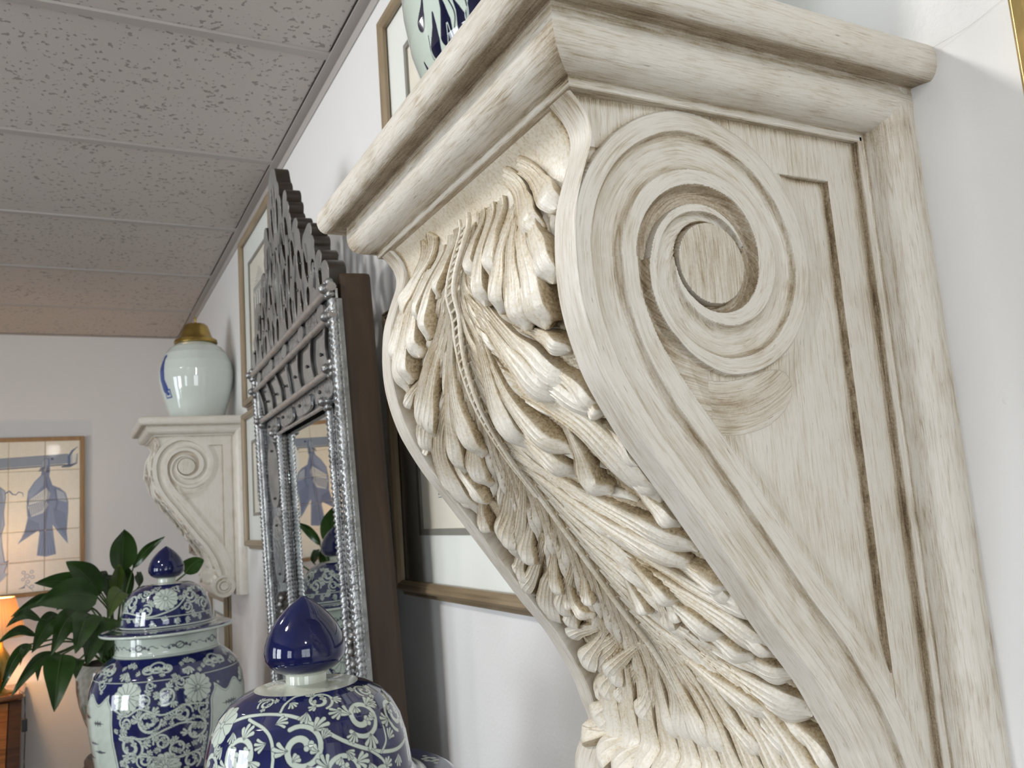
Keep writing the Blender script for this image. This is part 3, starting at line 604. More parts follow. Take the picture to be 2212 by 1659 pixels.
# ------------------------------------------------------------------ framed prints on the right wall
def picture(label, y0, y1, z0, z1, fw=.020, dep=.026, matw=.075, gold=False, content='temple', inner=True, cut=0.):
    """frame of four mitred rails, mount with a grey fillet round the print, glass"""
    t = thing('framed_print', label, 'picture', (0, (y0 + y1) / 2, (z0 + z1) / 2), group='framed prints on the white wall')
    a, b = (y1 - y0) / 2, (z1 - z0) / 2
    prof = [(-.007, .0005), (-.007, dep * .26), (-.005, dep * .32), (.003, dep * .33), (.003, dep * .42), (0, dep * .45), (0, dep * .5), (.002, dep * .54), (.0025, dep * .62), (.0035, dep * .9), (fw * .35, dep), (fw * .55, dep * .93), (fw * .72, dep * .96), (fw, dep * .74), (fw, dep * .5)]
    for k in range(4):
        V = []
        for q in (0, 1):
            for o, w in prof:
                cs = [(-a + o, -b + o), (a - o, -b + o), (a - o, b - o), (-a + o, b - o)]; p = cs[(k + q) % 4]; V.append((-w, p[0], p[1]))
        n = len(prof); F = [[i, i + 1, n + i + 1, n + i] for i in range(n - 1)] + [list(range(n)), list(range(n, 2 * n))[::-1], [0, n, 2 * n - 1, n - 1]]
        mesh_np('frame_rail', V, F, (M['gold'] if gold else (M['gilt'] if k % 2 == 0 else M['gilt_v'])), t, False)
    box('backing', (-.006, -a + .004, -b + .004), (-.002, a - .004, b - .004), M['mat'], t)
    ia, ib = a - fw - matw, b - fw - matw
    bm = bmesh.new()
    for lo, hi in (((-a + fw * .6, -b + fw * .6), (a - fw * .6, -ib)), ((-a + fw * .6, ib), (a - fw * .6, b - fw * .6)), ((-a + fw * .6, -ib), (-ia, ib)), ((ia, -ib), (a - fw * .6, ib))):
        add_box(bm, (-.0100, lo[0], lo[1]), (-.0075, hi[0], hi[1]))
    finish('mount', bm, M['mat'], t)
    if inner:
        bm = bmesh.new(); f = .010
        for lo, hi in (((-ia, -ib), (ia, -ib + f)), ((-ia, ib - f), (ia, ib)), ((-ia, -ib + f), (-ia + f, ib - f)), ((ia - f, -ib + f), (ia, ib - f))):
            add_box(bm, (-.0112, lo[0], lo[1]), (-.0065, hi[0], hi[1]))
        finish('inner_fillet', bm, M['fillet'], t)
    box('print_sheet', (-.0070, -ia, -ib), (-.0062, ia, ib), M['print'], t)
    bm = bmesh.new(); u, v = ia * .62, ib * .62; w = -.0073
    def ln(y_0, z_0, y_1, z_1): add_box(bm, (w, y_0, z_0), (w + .0002, y_1, z_1))
    if content == 'temple':
        for k in range(5): ln(-u, -v + k * .0045, u, -v + k * .0045 + .0016 + .0012 * (k % 2))
        for k in range(6):
            x = -u * .9 + k * u * 1.8 / 5; ln(x - .008, -v + .022, x + .008, v * .5)
        for k in range(4): ln(-u, v * .52 + k * .006, u, v * .52 + k * .006 + .003)
        for k in range(8): ln(-u * (1 - k / 8), v * .62 + k * .008, u * (1 - k / 8), v * .62 + k * .008 + .002)
        ln(-u, -v - .012, -u + .004, -v)
    else:
        ln(-u * .35, -v, u * .35, v * .9); ln(-u * .6, -v, u * .6, -v + .01); ln(-u * .5, v * .6, u * .5, v * .64)
    finish('engraving', bm, M['ink'], t)
    ga, gb = a - fw * .7, b - fw * .7; mesh_np('glass', [(-.0125, -ga, -gb), (-.0125, -ga, gb), (-.0125, ga, gb), (-.0125, ga, -gb)], [[0, 1, 2, 3]], M['glass'], t, False)
    return t
picture('framed print with wide white mount behind the curved left edge of the big corbel', .80, 1.415, 1.515, 2.01, content='temple')
picture('framed print high on the wall behind the blue and white vase, above the big corbel', .82, 1.362, 2.10, 2.545)
picture('tall framed print high on the wall, behind the pierced mirror crest', 2.33, 2.83, 2.025, 2.59, fw=.024)
picture('framed print below it, between the small far corbel and the mirror', 2.36, 2.86, 1.575, 2.008, fw=.022)
picture('small dark framed print low on the wall under the far corbel', 3.30, 3.72, 1.05, 1.39, fw=.024, matw=.05)
picture('little framed print near the room corner, glimpsed behind the far corbel stem', 3.99, 4.32, 1.525, 1.72, fw=.016, matw=.03, inner=False, content='bust')
picture('gilt framed picture at the right edge, beside the big corbel', -.16, .268, 1.50, 2.12, fw=.030, gold=True)

# ------------------------------------------------------------------ venetian mirror hung on the wall, top leaning out
mirror = thing('venetian_mirror', 'tall venetian glass mirror with pierced crest and dark wooden box back', 'mirror', (-.122, 1.675, 1.70), (0, -math.radians(2.0), -math.radians(2.2)))
mirror.scale = (1, 1.09, .955)
# local: x = -w (towards the room), y across (-.38 near .. +.38 far), z up
MH0, MH1, MW = -.70, .325, .38
bm = bmesh.new()
for y0, y1 in ((-MW, -MW + .03), (MW - .03, MW)): add_box(bm, (.004, y0, MH0), (.058, y1, MH1 + .026), .010)
add_box(bm, (.006, -MW + .03, MH0 + .002), (.056, MW - .03, MH0 + .03)); add_box(bm, (.006, -MW + .03, MH1 - .05), (.056, MW - .03, MH1 - .02)); add_box(bm, (.046, -MW + .03, MH0 + .03), (.054, MW - .03, MH1 - .05))
finish('box_back', bm, M['box'], mirror)
IW, GT, REC = .215, .150, .026       # inner half width, top of glass, recess
box('mirror_glass', (REC, -IW - .02, MH0 + .05), (REC + .004, IW + .02, GT + .02), M['mir'], mirror)
def quadm(name, pts, mat, parent, th=.004):
    P = np.array(pts, float); n = np.cross(P[1] - P[0], P[2] - P[0]); n /= np.linalg.norm(n)
    if n[0] > 0: n = -n
    V = np.vstack([P, P - n * th]); k = len(P); F = [list(range(k)), list(range(k, 2 * k))[::-1]] + [[i, (i + 1) % k, k + (i + 1) % k, k + i] for i in range(k)]
    return mesh_np(name, V, F, mat, parent, False)
def rope(name, a, b, r, turns, mat, n=220, lobes=2):
    """twisted glass rod"""
    a, b = np.array(a, float), np.array(b, float); t = np.linspace(0, 1, n); T = (b - a) / np.linalg.norm(b - a); e = np.cross(T, [1, 0, 0.]); e /= np.linalg.norm(e); f = np.cross(T, e); ph = np.linspace(0, 2 * PI, 11)[:-1]
    A = t[:, None] * turns * 2 * PI; R = r * (1 + .28 * np.cos(lobes * (ph[None] - A)))
    V = a + t[:, None, None] * (b - a) + R[..., None] * (np.cos(ph)[None, :, None] * e + np.sin(ph)[None, :, None] * f)
    return mesh_np(name, V.reshape(-1, 3), quads(n, 10, True), mat, mirror, True)
for s in (-1, 1):
    side = [(0, s * MW, MH0), (0, s * MW, .30), (REC, s * IW, .30), (REC, s * IW, MH0)]
    quadm('side_panel', side, M['etched'], mirror)
    # silvered plaques along the sloping side
    zc = .04; k = 0
    for z0, z1, kind in ((-.02, .14, 0), (-.20, -.04, 1), (-.31, -.22, 2), (-.46, -.33, 3), (-.56, -.47, 2), (-.69, -.57, 1)):
        c = .5 * (z0 + z1); hh = .5 * (z1 - z0); yb, xb = s * .292, REC * .53; wd = .034 if kind != 3 else .030
        dirv = np.array([REC, s * (IW - MW), 0]); dirv /= np.linalg.norm(dirv); nrm = np.array([-abs(dirv[1]), -s * abs(dirv[0]), 0])
        ph = np.linspace(0, 2 * PI, 29)[:-1]; ex = 2.2 if kind == 3 else (.9 if kind == 0 else .7)
        cc = np.sign(np.cos(ph)) * np.abs(np.cos(ph)) ** ex if kind != 3 else np.cos(ph); ss = np.sign(np.sin(ph)) * np.abs(np.sin(ph)) ** .8
        P = np.array([xb, yb, c]) + nrm * .007 + np.outer(cc * wd, dirv) + np.outer(ss * hh, [0, 0, 1])
        pq = quadm('plaque', P, M[('oldmir', 'etched', 'crestedge', 'etched')[kind]], mirror, .006)
        for q in (-1, 1):
            bmx = bmesh.new(); bmesh.ops.create_icosphere(bmx, subdivisions=1, radius=.0035, matrix=Matrix.Translation(Vector(np.array([xb, yb, c]) + nrm * .008 + np.array([0, 0, q * hh * .72])))); finish('pin', bmx, M['dark'], pq, True)
        if kind == 2:
            for j in range(5):
                bmx = bmesh.new(); p = np.array([xb, yb, c]) + nrm * .010 + dirv * RNG.uniform(-.018, .018) + np.array([0, 0, (j - 2) * hh * .35])
                bmesh.ops.create_icosphere(bmx, subdivisions=2, radius=.008, matrix=Matrix.Translation(Vector(p))); finish('glass_bead', bmx, M['rope'], pq, True)
    rope('rope_rod', (-.006, s * (MW - .006), MH0), (-.006, s * (MW - .006), .305), .0085, 46, M['rope'])
    rope('rope_rod', (-.004, s * (MW - .030), MH0), (-.004, s * (MW - .030), .30), .006, 60, M['rope'])
    rope('rope_rod', (REC - .012, s * (IW + .012), MH0), (REC - .012, s * (IW + .012), GT), .0075, 44, M['rope'])
    bm = bmesh.new(); add_box(bm, (-.004, s * MW - .003, MH0), (.006, s * MW + .003, .305), .0025); finish('edge_strip', bm, M['rope'], mirror)
    # rosettes where the rails meet the sides
    for z, y, x in ((.322, MW - .006, -.012), (.278, MW - .018, -.010), (.197, MW - .05, -.006), (.155, IW + .02, REC - .018)):
        bm = bmesh.new()
        for k in range(6): bmesh.ops.create_icosphere(bm, subdivisions=2, radius=.0075, matrix=Matrix.Translation((x, s * y + .010 * math.cos(k * PI / 3), z + .012 * math.sin(k * PI / 3))))
        bmesh.ops.create_icosphere(bm, subdivisions=2, radius=.009, matrix=Matrix.Translation((x - .008, s * y, z))); finish('rosette', bm, M['rope'], mirror, True)
# top: etched frieze, ribbed panel, lower band
def band(name, z0, z1, x0, x1, hw0, hw1, mat): return quadm(name, [(x0, -hw0, z0), (x0, hw0, z0), (x1, hw1, z1), (x1, -hw1, z1)], mat, mirror)
fz = band('frieze', .280, .322, -.004, -.004, MW, MW, M['etched'])
pn = band('ribbed_panel', .195, .280, .004, -.004, MW - .02, MW - .01, M['oldmir'])
lb = band('lower_band', .150, .197, .012, .004, MW - .06, MW - .05, M['etched'])
for z, hw, r, x in ((.322, MW + .012, .0075, -.012), (.279, MW + .002, .0065, -.010), (.196, MW - .045, .0065, -.006), (.151, IW + .03, .004, REC - .016)):
    tube('rail', [(x, -hw, z), (x, hw, z)], r, M['rail'], mirror, 10)
for k in range(5):
    y = -.30 + k * .15; P = [(-.010, y + .024 * math.cos(a), .301 + .015 * math.sin(a)) for a in np.linspace(0, 2 * PI, 21)[:-1]]; quadm('oval_medallion', P, M['crestface'], fz, .005)
    if k < 4:
        P = [(-.0075, y + .035, .288), (-.0075, y + .115, .288), (-.0075, y + .115, .315), (-.0075, y + .035, .315)]; q_ = quadm('etched_plate', P, M['etched'], fz, .003)
for k in range(7):       # curved ribs bowing out from the centre
    y = -.315 + k * .105; bow = .018 * (1 if y < 0 else -1) * (abs(y) > .02)
    pts = [(-.006 + .008 * (1 - q), y + bow * math.sin(PI * q) + .02 * (q - .5) * np.sign(y), .199 + .078 * q) for q in np.linspace(0, 1, 12)]
    tube('rib', pts, .0032, M['dark'], pn, 6)
    V, F = [], []
    P = np.array(pts); off = np.array([0, .014, 0]); V = np.vstack([P + [-.001, 0, 0] + off * .25, P + [-.001, 0, 0] + off * 1.5]); n = len(P)
    mesh_np('rib_plate', V, [[i, i + 1, n + i + 1, n + i] for i in range(n - 1)], M['etched'], pn, False)
    bm = bmesh.new(); bmesh.ops.create_icosphere(bm, subdivisions=1, radius=.004, matrix=Matrix.Translation((-.003, y + .055, .236))); finish('pin', bm, M['dark'], pn, True)
for k in range(4):
    y = -.24 + k * .16; P = [(.002, y + .062 * np.sign(math.cos(a)) * abs(math.cos(a)) ** .6, .172 + .017 * np.sign(math.sin(a)) * abs(math.sin(a)) ** .6) for a in np.linspace(0, 2 * PI, 25)[:-1]]; quadm('scalloped_plate', P, M['etched'], lb, .005)
    bm = bmesh.new(); bmesh.ops.create_icosphere(bm, subdivisions=1, radius=.004, matrix=Matrix.Translation((-.005, y, .172))); finish('pin', bm, M['dark'], lb, True)
# pierced crest: silhouette of stacked lobes with teardrop holes, cut from one thick board
def spline(cu, pts):
    s = cu.splines.new('POLY'); s.points.add(len(pts) - 1); s.use_cyclic_u = True
    for p, q in zip(s.points, pts): p.co = (q[0], q[1], 0, 1)
def arcp(cx, cy, rx, ry, a0, a1, n=9): return [(cx + rx * math.cos(math.radians(a)), cy + ry * math.sin(math.radians(a))) for a in np.linspace(a0, a1, n)]
half = ([(0, 0), (.372, 0)] + arcp(.345, .030, .030, .024, -20, 130) + arcp(.318, .062, .022, .020, 20, 130) + [(.300, .066)] + arcp(.268, .108, .030, .018, -30, 60) + arcp(.262, .136, .026, .015, 0, 90, 7) + arcp(.236, .128, .020, .018, 90, 200, 6)
        + [(.210, .122)] + arcp(.178, .158, .024, .016, -20, 70) + arcp(.170, .184, .022, .014, 0, 120) + [(.140, .180)] + arcp(.118, .212, .024, .018, -30, 60) + arcp(.112, .240, .022, .016, 0, 70, 6) + arcp(.104, .266, .018, .018, 0, 170)
        + [(.082, .250), (.070, .235)] + arcp(.040, .280, .026, .02, -30, 50) + arcp(.034, .312, .024, .02, 0, 60, 6) + arcp(.020, .342, .020, .026, 10, 70, 6) + [(0, .378)])
cu = bpy.data.curves.new('crest', 'CURVE'); cu.dimensions = '2D'; cu.fill_mode = 'BOTH'; cu.extrude = .013; cu.bevel_depth = .0015
spline(cu, half + [(-x, y) for x, y in half[::-1]][1:-1])
def tear(x, y, w, h, rot):
    pts = []
    for a in np.linspace(0, 2 * PI, 15)[:-1]:
        u, v = w * math.sin(a) * math.sin(a / 2) ** .8, -h * math.cos(a); pts.append((x + u * math.cos(rot) - v * math.sin(rot), y + u * math.sin(rot) + v * math.cos(rot)))
    return pts
H = [(.026, .262, .012, .040, -.08), (.064, .178, .014, .040, .32), (.020, .168, .010, .036, 0), (.050, .100, .014, .040, -.15), (.016, .075, .008, .044, 0), (.046, .030, .015, .030, .2), (.100, .196, .013, .040, .25), (.094, .112, .013, .042, -.2), (.092, .036, .014, .032, .1),
     (.140, .132, .014, .040, .25), (.138, .048, .014, .040, -.1), (.186, .098, .015, .036, .2), (.184, .030, .013, .026, .1), (.232, .082, .015, .036, .2), (.230, .024, .013, .022, -.1), (.280, .052, .015, .032, .2), (.322, .030, .012, .022, .25), (.012, .315, .006, .024, 0)]
for x, y, w, h, r in H:
    for s in (1, -1): spline(cu, tear(s * x, y, w * 1.28, h * 1.02, s * r))
tmp = bpy.data.objects.new('tmp', cu); COL.objects.link(tmp); dg = bpy.context.evaluated_depsgraph_get()
me = bpy.data.meshes.new_from_object(tmp.evaluated_get(dg)); bpy.data.objects.remove(tmp); me.name = 'crest'; me.materials.clear()
# curve plane (x, y) -> mirror (y, z), depth along x
me.transform(Matrix(((0, 0, -1, .004), (1, 0, 0, 0), (0, 1, 0, .325), (0, 0, 0, 1))))
crest = link('pierced_crest', me, [M['crestface'], M['crestedge']], mirror)
for p in me.polygons: p.material_index = 0 if abs(p.normal.x) > .8 else 1
for x, y, r in ((.0, .20, .003), (.036, .20, .0028), (.075, .14, .0028), (.12, .175, .0028), (.16, .06, .0028), (.20, .10, .0028), (.245, .06, .0028), (.29, .06, .0028), (.036, .065, .0028), (.07, .075, .0026), (.115, .10, .0026), (.33, .045, .0026)):
    for s in ((1, -1) if x else (1,)):
        bm = bmesh.new(); bmesh.ops.create_icosphere(bm, subdivisions=1, radius=r * 1.15, matrix=Matrix.Translation((-.0105, s * x, .325 + y))); finish('pin', bm, M['dark'], crest, True)
for x, y, w, h, r in ((.0, .262, .007, .030, 0), (.045, .205, .006, .030, -.3), (.075, .205, .005, .026, .2), (.038, .125, .006, .032, .2), (.072, .072, .006, .028, -.2), (.115, .165, .006, .026, .25), (.118, .030, .006, .022, 0), (.155, .105, .006, .026, -.3), (.160, .160, .005, .020, .3), (.203, .045, .006, .026, .2), (.245, .105, .006, .022, .3), (.285, .05, .006, .022, -.2), (.0, .11, .008, .06, 0)):
    for s in ((1, -1) if x else (1,)):
        P = [(-.0135, p[0], p[1] + .325) for p in tear(s * x, y, w, h, s * r)]; quadm('glass_leaf', P, M['crestface'], crest, .004)

# ------------------------------------------------------------------ painting on glazed ware: colour per vertex, shapes laid on the surface
def lin(c): c = np.array(c, float) / 255; return np.where(c <= .04045, c / 12.92, ((c + .055) / 1.055) ** 2.4)
BLUE, DBLUE, CEL, LBLUE = lin((27, 33, 80)), lin((12, 14, 42)), lin((192, 203, 192)), lin((120, 140, 178))
def seg_sdf(u, v, pts, w):
    pts = np.asarray(pts, float); w = np.broadcast_to(np.asarray(w, float), (len(pts),)); d = np.full(u.shape, 9.)
    for (a, b), wa, wb in zip(zip(pts, pts[1:]), w, w[1:]):
        e = b - a; L2 = e @ e + 1e-12; t = np.clip(((u - a[0]) * e[0] + (v - a[1]) * e[1]) / L2, 0, 1)
        np.minimum(d, np.hypot(u - a[0] - t * e[0], v - a[1] - t * e[1]) - (wa + (wb - wa) * t), out=d)
    return d
class Ware:
    """a turned pot: sdf of the white reserve on a blue ground (or the reverse)"""
    def __init__(s, prof): s.prof = np.asarray(prof, float)
    def grid(s, z0, z1, nr, th0, th1, nfront, nback):
        p = resample(s.prof[(s.prof[:, 1] <= z0 + 1e-6) & (s.prof[:, 1] >= z1 - 1e-6)], nr); s.rz = p
        a = np.r_[np.linspace(th0, th1, nfront, endpoint=False), np.linspace(th1, th0 + 360, nback, endpoint=False)]; s.th = np.radians(a)
        s.V = np.stack([p[:, None, 0] * np.cos(s.th), p[:, None, 0] * np.sin(s.th), np.repeat(p[:, 1:2], len(a), 1)], -1).reshape(-1, 3)
        s.F = quads(nr, len(a), True); s.sdf = np.full(len(s.V), 9.); s.line = np.full(len(s.V), 9.)
        s.R = np.hypot(s.V[:, 0], s.V[:, 1]); s.Z = s.V[:, 2]
    def frame(s, th, z):
        i = np.argmin(np.abs(s.prof[:, 1] - z)); zz = s.prof[:, 1]; r = np.interp(-z, -zz, s.prof[:, 0]); r2 = np.interp(-(z - .004), -zz, s.prof[:, 0]); r1 = np.interp(-(z + .004), -zz, s.prof[:, 0])
        t = math.radians(th); c, n = math.cos(t), math.sin(t); C = np.array([r * c, r * n, z]); e = np.array([-n, c, 0]); d = np.array([(r2 - r1) * c, (r2 - r1) * n, -.008]); d /= np.linalg.norm(d)
        return C, e, d
    def local(s, th, z, R):
        C, e, d = s.frame(th, z); D = s.V - C; k = np.where((np.abs(D) < R).all(1))[0]; D = D[k]; return k, D @ e, D @ d
    def put(s, k, d, line=False):
        if line: s.line[k] = np.minimum(s.line[k], d); return
        old = s.sdf[k]; ln = np.where(d < -.0003, 9., s.line[k]); ln = np.where((old < 0) & (np.abs(d) < .002), np.minimum(ln, np.abs(d) - .0003), ln); s.line[k] = ln; s.sdf[k] = np.minimum(old, d)
    def stroke(s, pts, w, line=False):
        """pts: (theta, z) polyline"""
        pts = crom(pts, 60); W_ = np.broadcast_to(np.asarray(w, float), (2,)) if np.ndim(w) == 0 else np.asarray(w, float)
        P = np.array([s.frame(a, b)[0] for a, b in pts]); ww = np.interp(np.linspace(0, 1, 60), np.linspace(0, 1, len(W_)), W_)
        lo, hi = P.min(0) - .01, P.max(0) + .01; k = np.where(((s.V > lo) & (s.V < hi)).all(1))[0]; Q = s.V[k]; d = np.full(len(k), 9.)
        for a, b, wa in zip(P, P[1:], ww):
            e = b - a; t = np.clip(((Q - a) @ e) / (e @ e + 1e-12), 0, 1); np.minimum(d, np.linalg.norm(Q - a - t[:, None] * e, axis=1) - wa, out=d)
        s.put(k, d, line)
    def drop(s, k, u, v, x, y, ang, L, w, line=False):
        """comma-shaped leaf: thin at the root, round at the tip"""
        pts = [(x + math.cos(ang + .25 * q) * L * q, y + math.sin(ang + .25 * q) * L * q) for q in (0, .35, .7, 1)]; s.put(k, seg_sdf(u, v, pts, [w * .15, w * .4, w * .8, w]), line)
    def spiral(s, th, z, R, dirn=1, a0=0., tufts=True, sc=1.):
        k, u, v = s.local(th, z, R * 1.75); w = R * .098
        a = a0 + dirn * np.linspace(0, 2 * PI * 1.25, 34); r = R * (1 - .68 * np.linspace(0, 1, 34) ** 1.2)
        s.put(k, seg_sdf(u, v, np.stack([r * np.cos(a), r * np.sin(a)], -1), np.linspace(w, w * 1.5, 34)))
        e = a[-1]; ex, ey = r[-1] * math.cos(e), r[-1] * math.sin(e)
        for q in (-1.0, 0, 1.0): s.put(k, np.hypot(u - ex - R * .17 * math.cos(e + dirn * 1.3 + q), v - ey - R * .17 * math.sin(e + dirn * 1.3 + q)) - R * .12)
        if tufts:
            for q, n in ((1.2, 4), (3.3, 4), (5.2, 3)):
                b = a0 + dirn * q; rr = np.interp(q, np.linspace(0, 2 * PI * 1.25, 34), r)
                for i in range(n): s.drop(k, u, v, rr * math.cos(b), rr * math.sin(b), b + (i - (n - 1) / 2) * .46, R * (.64 if abs(i - (n - 1) / 2) < 1 else .52), R * .092)
            for q in (2.3, 4.3):
                b = a0 + dirn * q; rr = np.interp(q, np.linspace(0, 2 * PI * 1.25, 34), r)
                for i in range(3): s.drop(k, u, v, rr * math.cos(b) * .93, rr * math.sin(b) * .93, b + PI + (i - 1) * .5, R * .30, R * .08)
    def tuft(s, th, z, R, ang, n=5, spread=.42):
        k, u, v = s.local(th, z, R * 1.3)
        for i in range(n): s.drop(k, u, v, 0, 0, ang + (i - (n - 1) / 2) * spread, R * 1.12 * (1 - .12 * abs(i - (n - 1) / 2)), R * .125)
    def flower(s, th, z, R, n=13):
        k, u, v = s.local(th, z, R * 1.2); r, a = np.hypot(u, v), np.arctan2(v, u)
        s.put(k, r - R * (.86 + .12 * np.abs(np.cos(a * n / 2)))); m = r < R * 1.05
        L = np.full(len(k), 9.)
        for i in range(n):
            b = (i + .5) * 2 * PI / n; L = np.minimum(L, seg_sdf(u, v, [(R * .2 * math.cos(b), R * .2 * math.sin(b)), (R * .8 * math.cos(b + .06), R * .8 * math.sin(b + .06))], R * .018))
        L = np.minimum(L, np.abs(r - R * .16) - R * .022); L = np.minimum(L, np.abs(r - R * (.86 + .12 * np.abs(np.cos(a * n / 2)))) - R * .015); s.put(k, L, True)
    def ring(s, z, w, line=False): s.put(np.arange(len(s.V)), np.abs(s.Z - z) - w, line)
    def ruyi(s, th, z, R):
        k, u, v = s.local(th, z, R * 1.8); v = v * 1.15
        d = np.minimum(np.hypot(u, v + R * .1) - R * .62, np.minimum(np.hypot(u - R * .72, v - R * .12) - R * .45, np.hypot(u + R * .72, v - R * .12) - R * .45)); s.put(k, np.abs(d) - R * .10); s.put(k, np.abs(d) - R * .015, True)
        for x in (-.7, 0, .7):
            for i in range(5): s.drop(k, u, v, R * x, R * .25, -PI / 2 + (i - 2) * .7, R * .36, R * .10)
    def panel(s, mask_sdf): s.sdf = np.minimum(s.sdf, mask_sdf)
    def colours(s, ground=BLUE, white=CEL, dark=DBLUE, aa=.0005, halo=.0011, mot=1.):
        n = RNG.random(len(s.V)); mott = .5 + .5 * np.sin(s.V[:, 0] * 160 + 2 * np.sin(s.V[:, 2] * 130)) * np.sin(s.V[:, 1] * 170 + s.V[:, 2] * 90)
        g = ground * (1 + .36 * mot * (mott - .5))[:, None]; h = 1 - smoothstep(aa, halo, s.sdf); c = g + (dark - g) * (h * .75)[:, None]
        f = 1 - smoothstep(-aa, aa, s.sdf); c = c + (white * (.95 + .08 * mott)[:, None] - c) * f[:, None]
        l = 1 - smoothstep(-aa, aa, s.line); c = c + (dark * 1.6 - c) * (l * .85)[:, None]
        return np.concatenate([c, np.ones((len(c), 1))], -1)
    def build(s, name, parent, **kw): return mesh_np(name, s.V, s.F, M['china'], parent, True, 60, dict(Col=('FLOAT_COLOR', s.colours(**kw))))
# ------------------------------------------------------------------ ginger jars
JAR = [(.0, 0), (.003, -.0012), (.0095, -.0056), (.0176, -.0118), (.0255, -.0200), (.0325, -.029), (.0377, -.039), (.0405, -.0480), (.0412, -.0555), (.0405, -.0615), (.0365, -.068), (.0295, -.0735), (.0235, -.0758), (.0205, -.078), (.0205, -.086), (.023, -.0878), (.040, -.0888), (.052, -.0896), (.0625, -.0935), (.0757, -.101), (.086, -.112), (.094, -.127), (.099, -.145), (.102, -.165), (.1035, -.177), (.107, -.184), (.118, -.1872), (.145, -.1900), (.150, -.193), (.151, -.196), (.149, -.199), (.120, -.2035),
       (.1165, -.2045), (.1155, -.236), (.117, -.243), (.122, -.249), (.142, -.265), (.160, -.286), (.170, -.314), (.174, -.343), (.1745, -.375), (.172, -.41), (.158, -.49), (.138, -.56), (.116, -.62), (.104, -.67), (.106, -.70), (.112, -.715)]
def jar(label, loc, near, ext, sc=1.):
    t = thing('ginger_jar', label, 'jar', loc, group='blue and white lidded temple jars'); t.scale = (sc,) * 3
    prof = [(r, z if z > -.56 else -.56 + (z + .56) * ext) for r, z in JAR]
    lathe('lid_knob', [p for p in prof if p[1] >= -.0760] + [(.0, -.0759)], M['cobalt'], t, 64)
    lathe('knob_collar', [p for p in prof if -.0896 <= p[1] <= -.0757] , M['biscuit'], t, 64)
    up, dn = [p for p in prof if -.205 < p[1] <= -.0896], [p for p in prof if p[1] <= -.2045]
    lid, body = Ware(up), Ware(dn)
    if near: lid.grid(-.0896, -.2035, 300, -190, 25, 640, 120); body.grid(-.2045, dn[-1][1], 160, -190, 20, 200, 60)
    else: lid.grid(-.0896, -.2035, 190, -200, 10, 400, 80); body.grid(-.2045, dn[-1][1], 300, -200, 10, 460, 100)
    lid.ring(-.186, .0006); lid.panel(np.abs(np.hypot(lid.R - .151, lid.Z + .196)) - .0035)
    for th in range(-180, 180, 36):     # blossoms on the brim
        k, u, v = lid.local(th, -.1885, .03); lid.put(k, np.minimum.reduce([np.hypot(u - .008 * math.cos(a), v - .006 * math.sin(a)) - .0035 for a in np.arange(0, 6.2, 1.05)] + [np.hypot(np.abs(u) - .016, v) - .0028]))
    if near:
        lid.stroke([(-200, -.128), (-176.9, -.1203), (-158.7, -.1066), (-142.3, -.1011), (-123.1, -.1008), (-109.7, -.1045), (-99, -.1113), (-89.8, -.1213), (-79.9, -.1314), (-69.1, -.1405), (-57.2, -.1477), (-42.1, -.1505), (-20, -.143), (0, -.125), (20, -.108)], .0017)
        lid.stroke([(-123.1, -.0995), (-122, -.0945), (-116, -.0905), (-105, -.0895)], .0012)
        lid.stroke([(-146.1, -.1044), (-131, -.111), (-124.5, -.1213), (-122.7, -.137), (-124, -.155), (-128, -.17)], .0014)
        lid.stroke([(-69, -.1405), (-60, -.155), (-58, -.172)], .0013); lid.stroke([(-61, -.147), (-55, -.1385), (-54, -.126)], .0010)
        for th, z, R, dr, a0 in ((-140.3, -.0938, .0085, 1, 2.4), (-92.8, -.0945, .0125, -1, 1.2), (-67.7, -.1126, .0190, -1, 2.6), (-36.3, -.121, .0170, 1, 1.9), (-143.5, -.1335, .0195, 1, 1.4), (-107.6, -.1285, .0205, 1, 4.2), (-46.7, -.0955, .0105, 1, 2.6), (-87, -.155, .0185, -1, .8),
                                 (-62, -.170, .014, 1, 2.), (-128, -.166, .014, 1, .2), (-170, -.150, .018, -1, 2.), (-22, -.165, .018, 1, 3.), (10, -.140, .02, -1, 1.), (60, -.13, .024, 1, 0.), (110, -.14, .024, -1, 2.), (160, -.135, .02, 1, 2.), (-8, -.108, .013, 1, 1.)):
            lid.spiral(th, z, R, dr, a0)
        lid.flower(-172, -.112, .021, 9); lid.flower(85, -.165, .02)
        for th, z, R, a in ((-104, -.101, .010, 1.6), (-118, -.0935, .008, .6), (-80, -.1035, .011, 2.6), (-55, -.104, .008, .2), (-76, -.123, .009, 1.9), (-124, -.108, .010, -.6), (-128, -.122, .010, 2.6), (-95, -.123, .008, -1.2), (-70, -.152, .012, 1.2), (-52, -.139, .010, -1.), (-46, -.155, .010, 1.6), (-104, -.152, .011, 1.2), (-116, -.150, .010, 2.5), (-155, -.115, .009, 1.), (-160, -.128, .010, 2.), (-153, -.155, .010, 1.5), (-30, -.145, .010, 1.), (-83, -.137, .008, .5), (-98, -.171, .010, 1.)):
            lid.tuft(th, z, R, a, 4)
    else:
        lid.flower(-97, -.119, .029); lid.flower(30, -.12, .028); lid.ring(-.160, .0010); lid.ring(-.1815, .0012)
        for th, z, R, dr in ((-150, -.125, .02, 1), (-60, -.118, .017, -1), (-40, -.140, .016, 1), (-128, -.107, .012, -1), (-122, -.143, .014, 1), (-68, -.143, .013, -1), (-175, -.140, .018, 1), (-20, -.118, .017, 1), (-80, -.100, .010, 1), (-115, -.098, .009, 1)): lid.spiral(th, z, R, dr, RNG.uniform(0, 6))
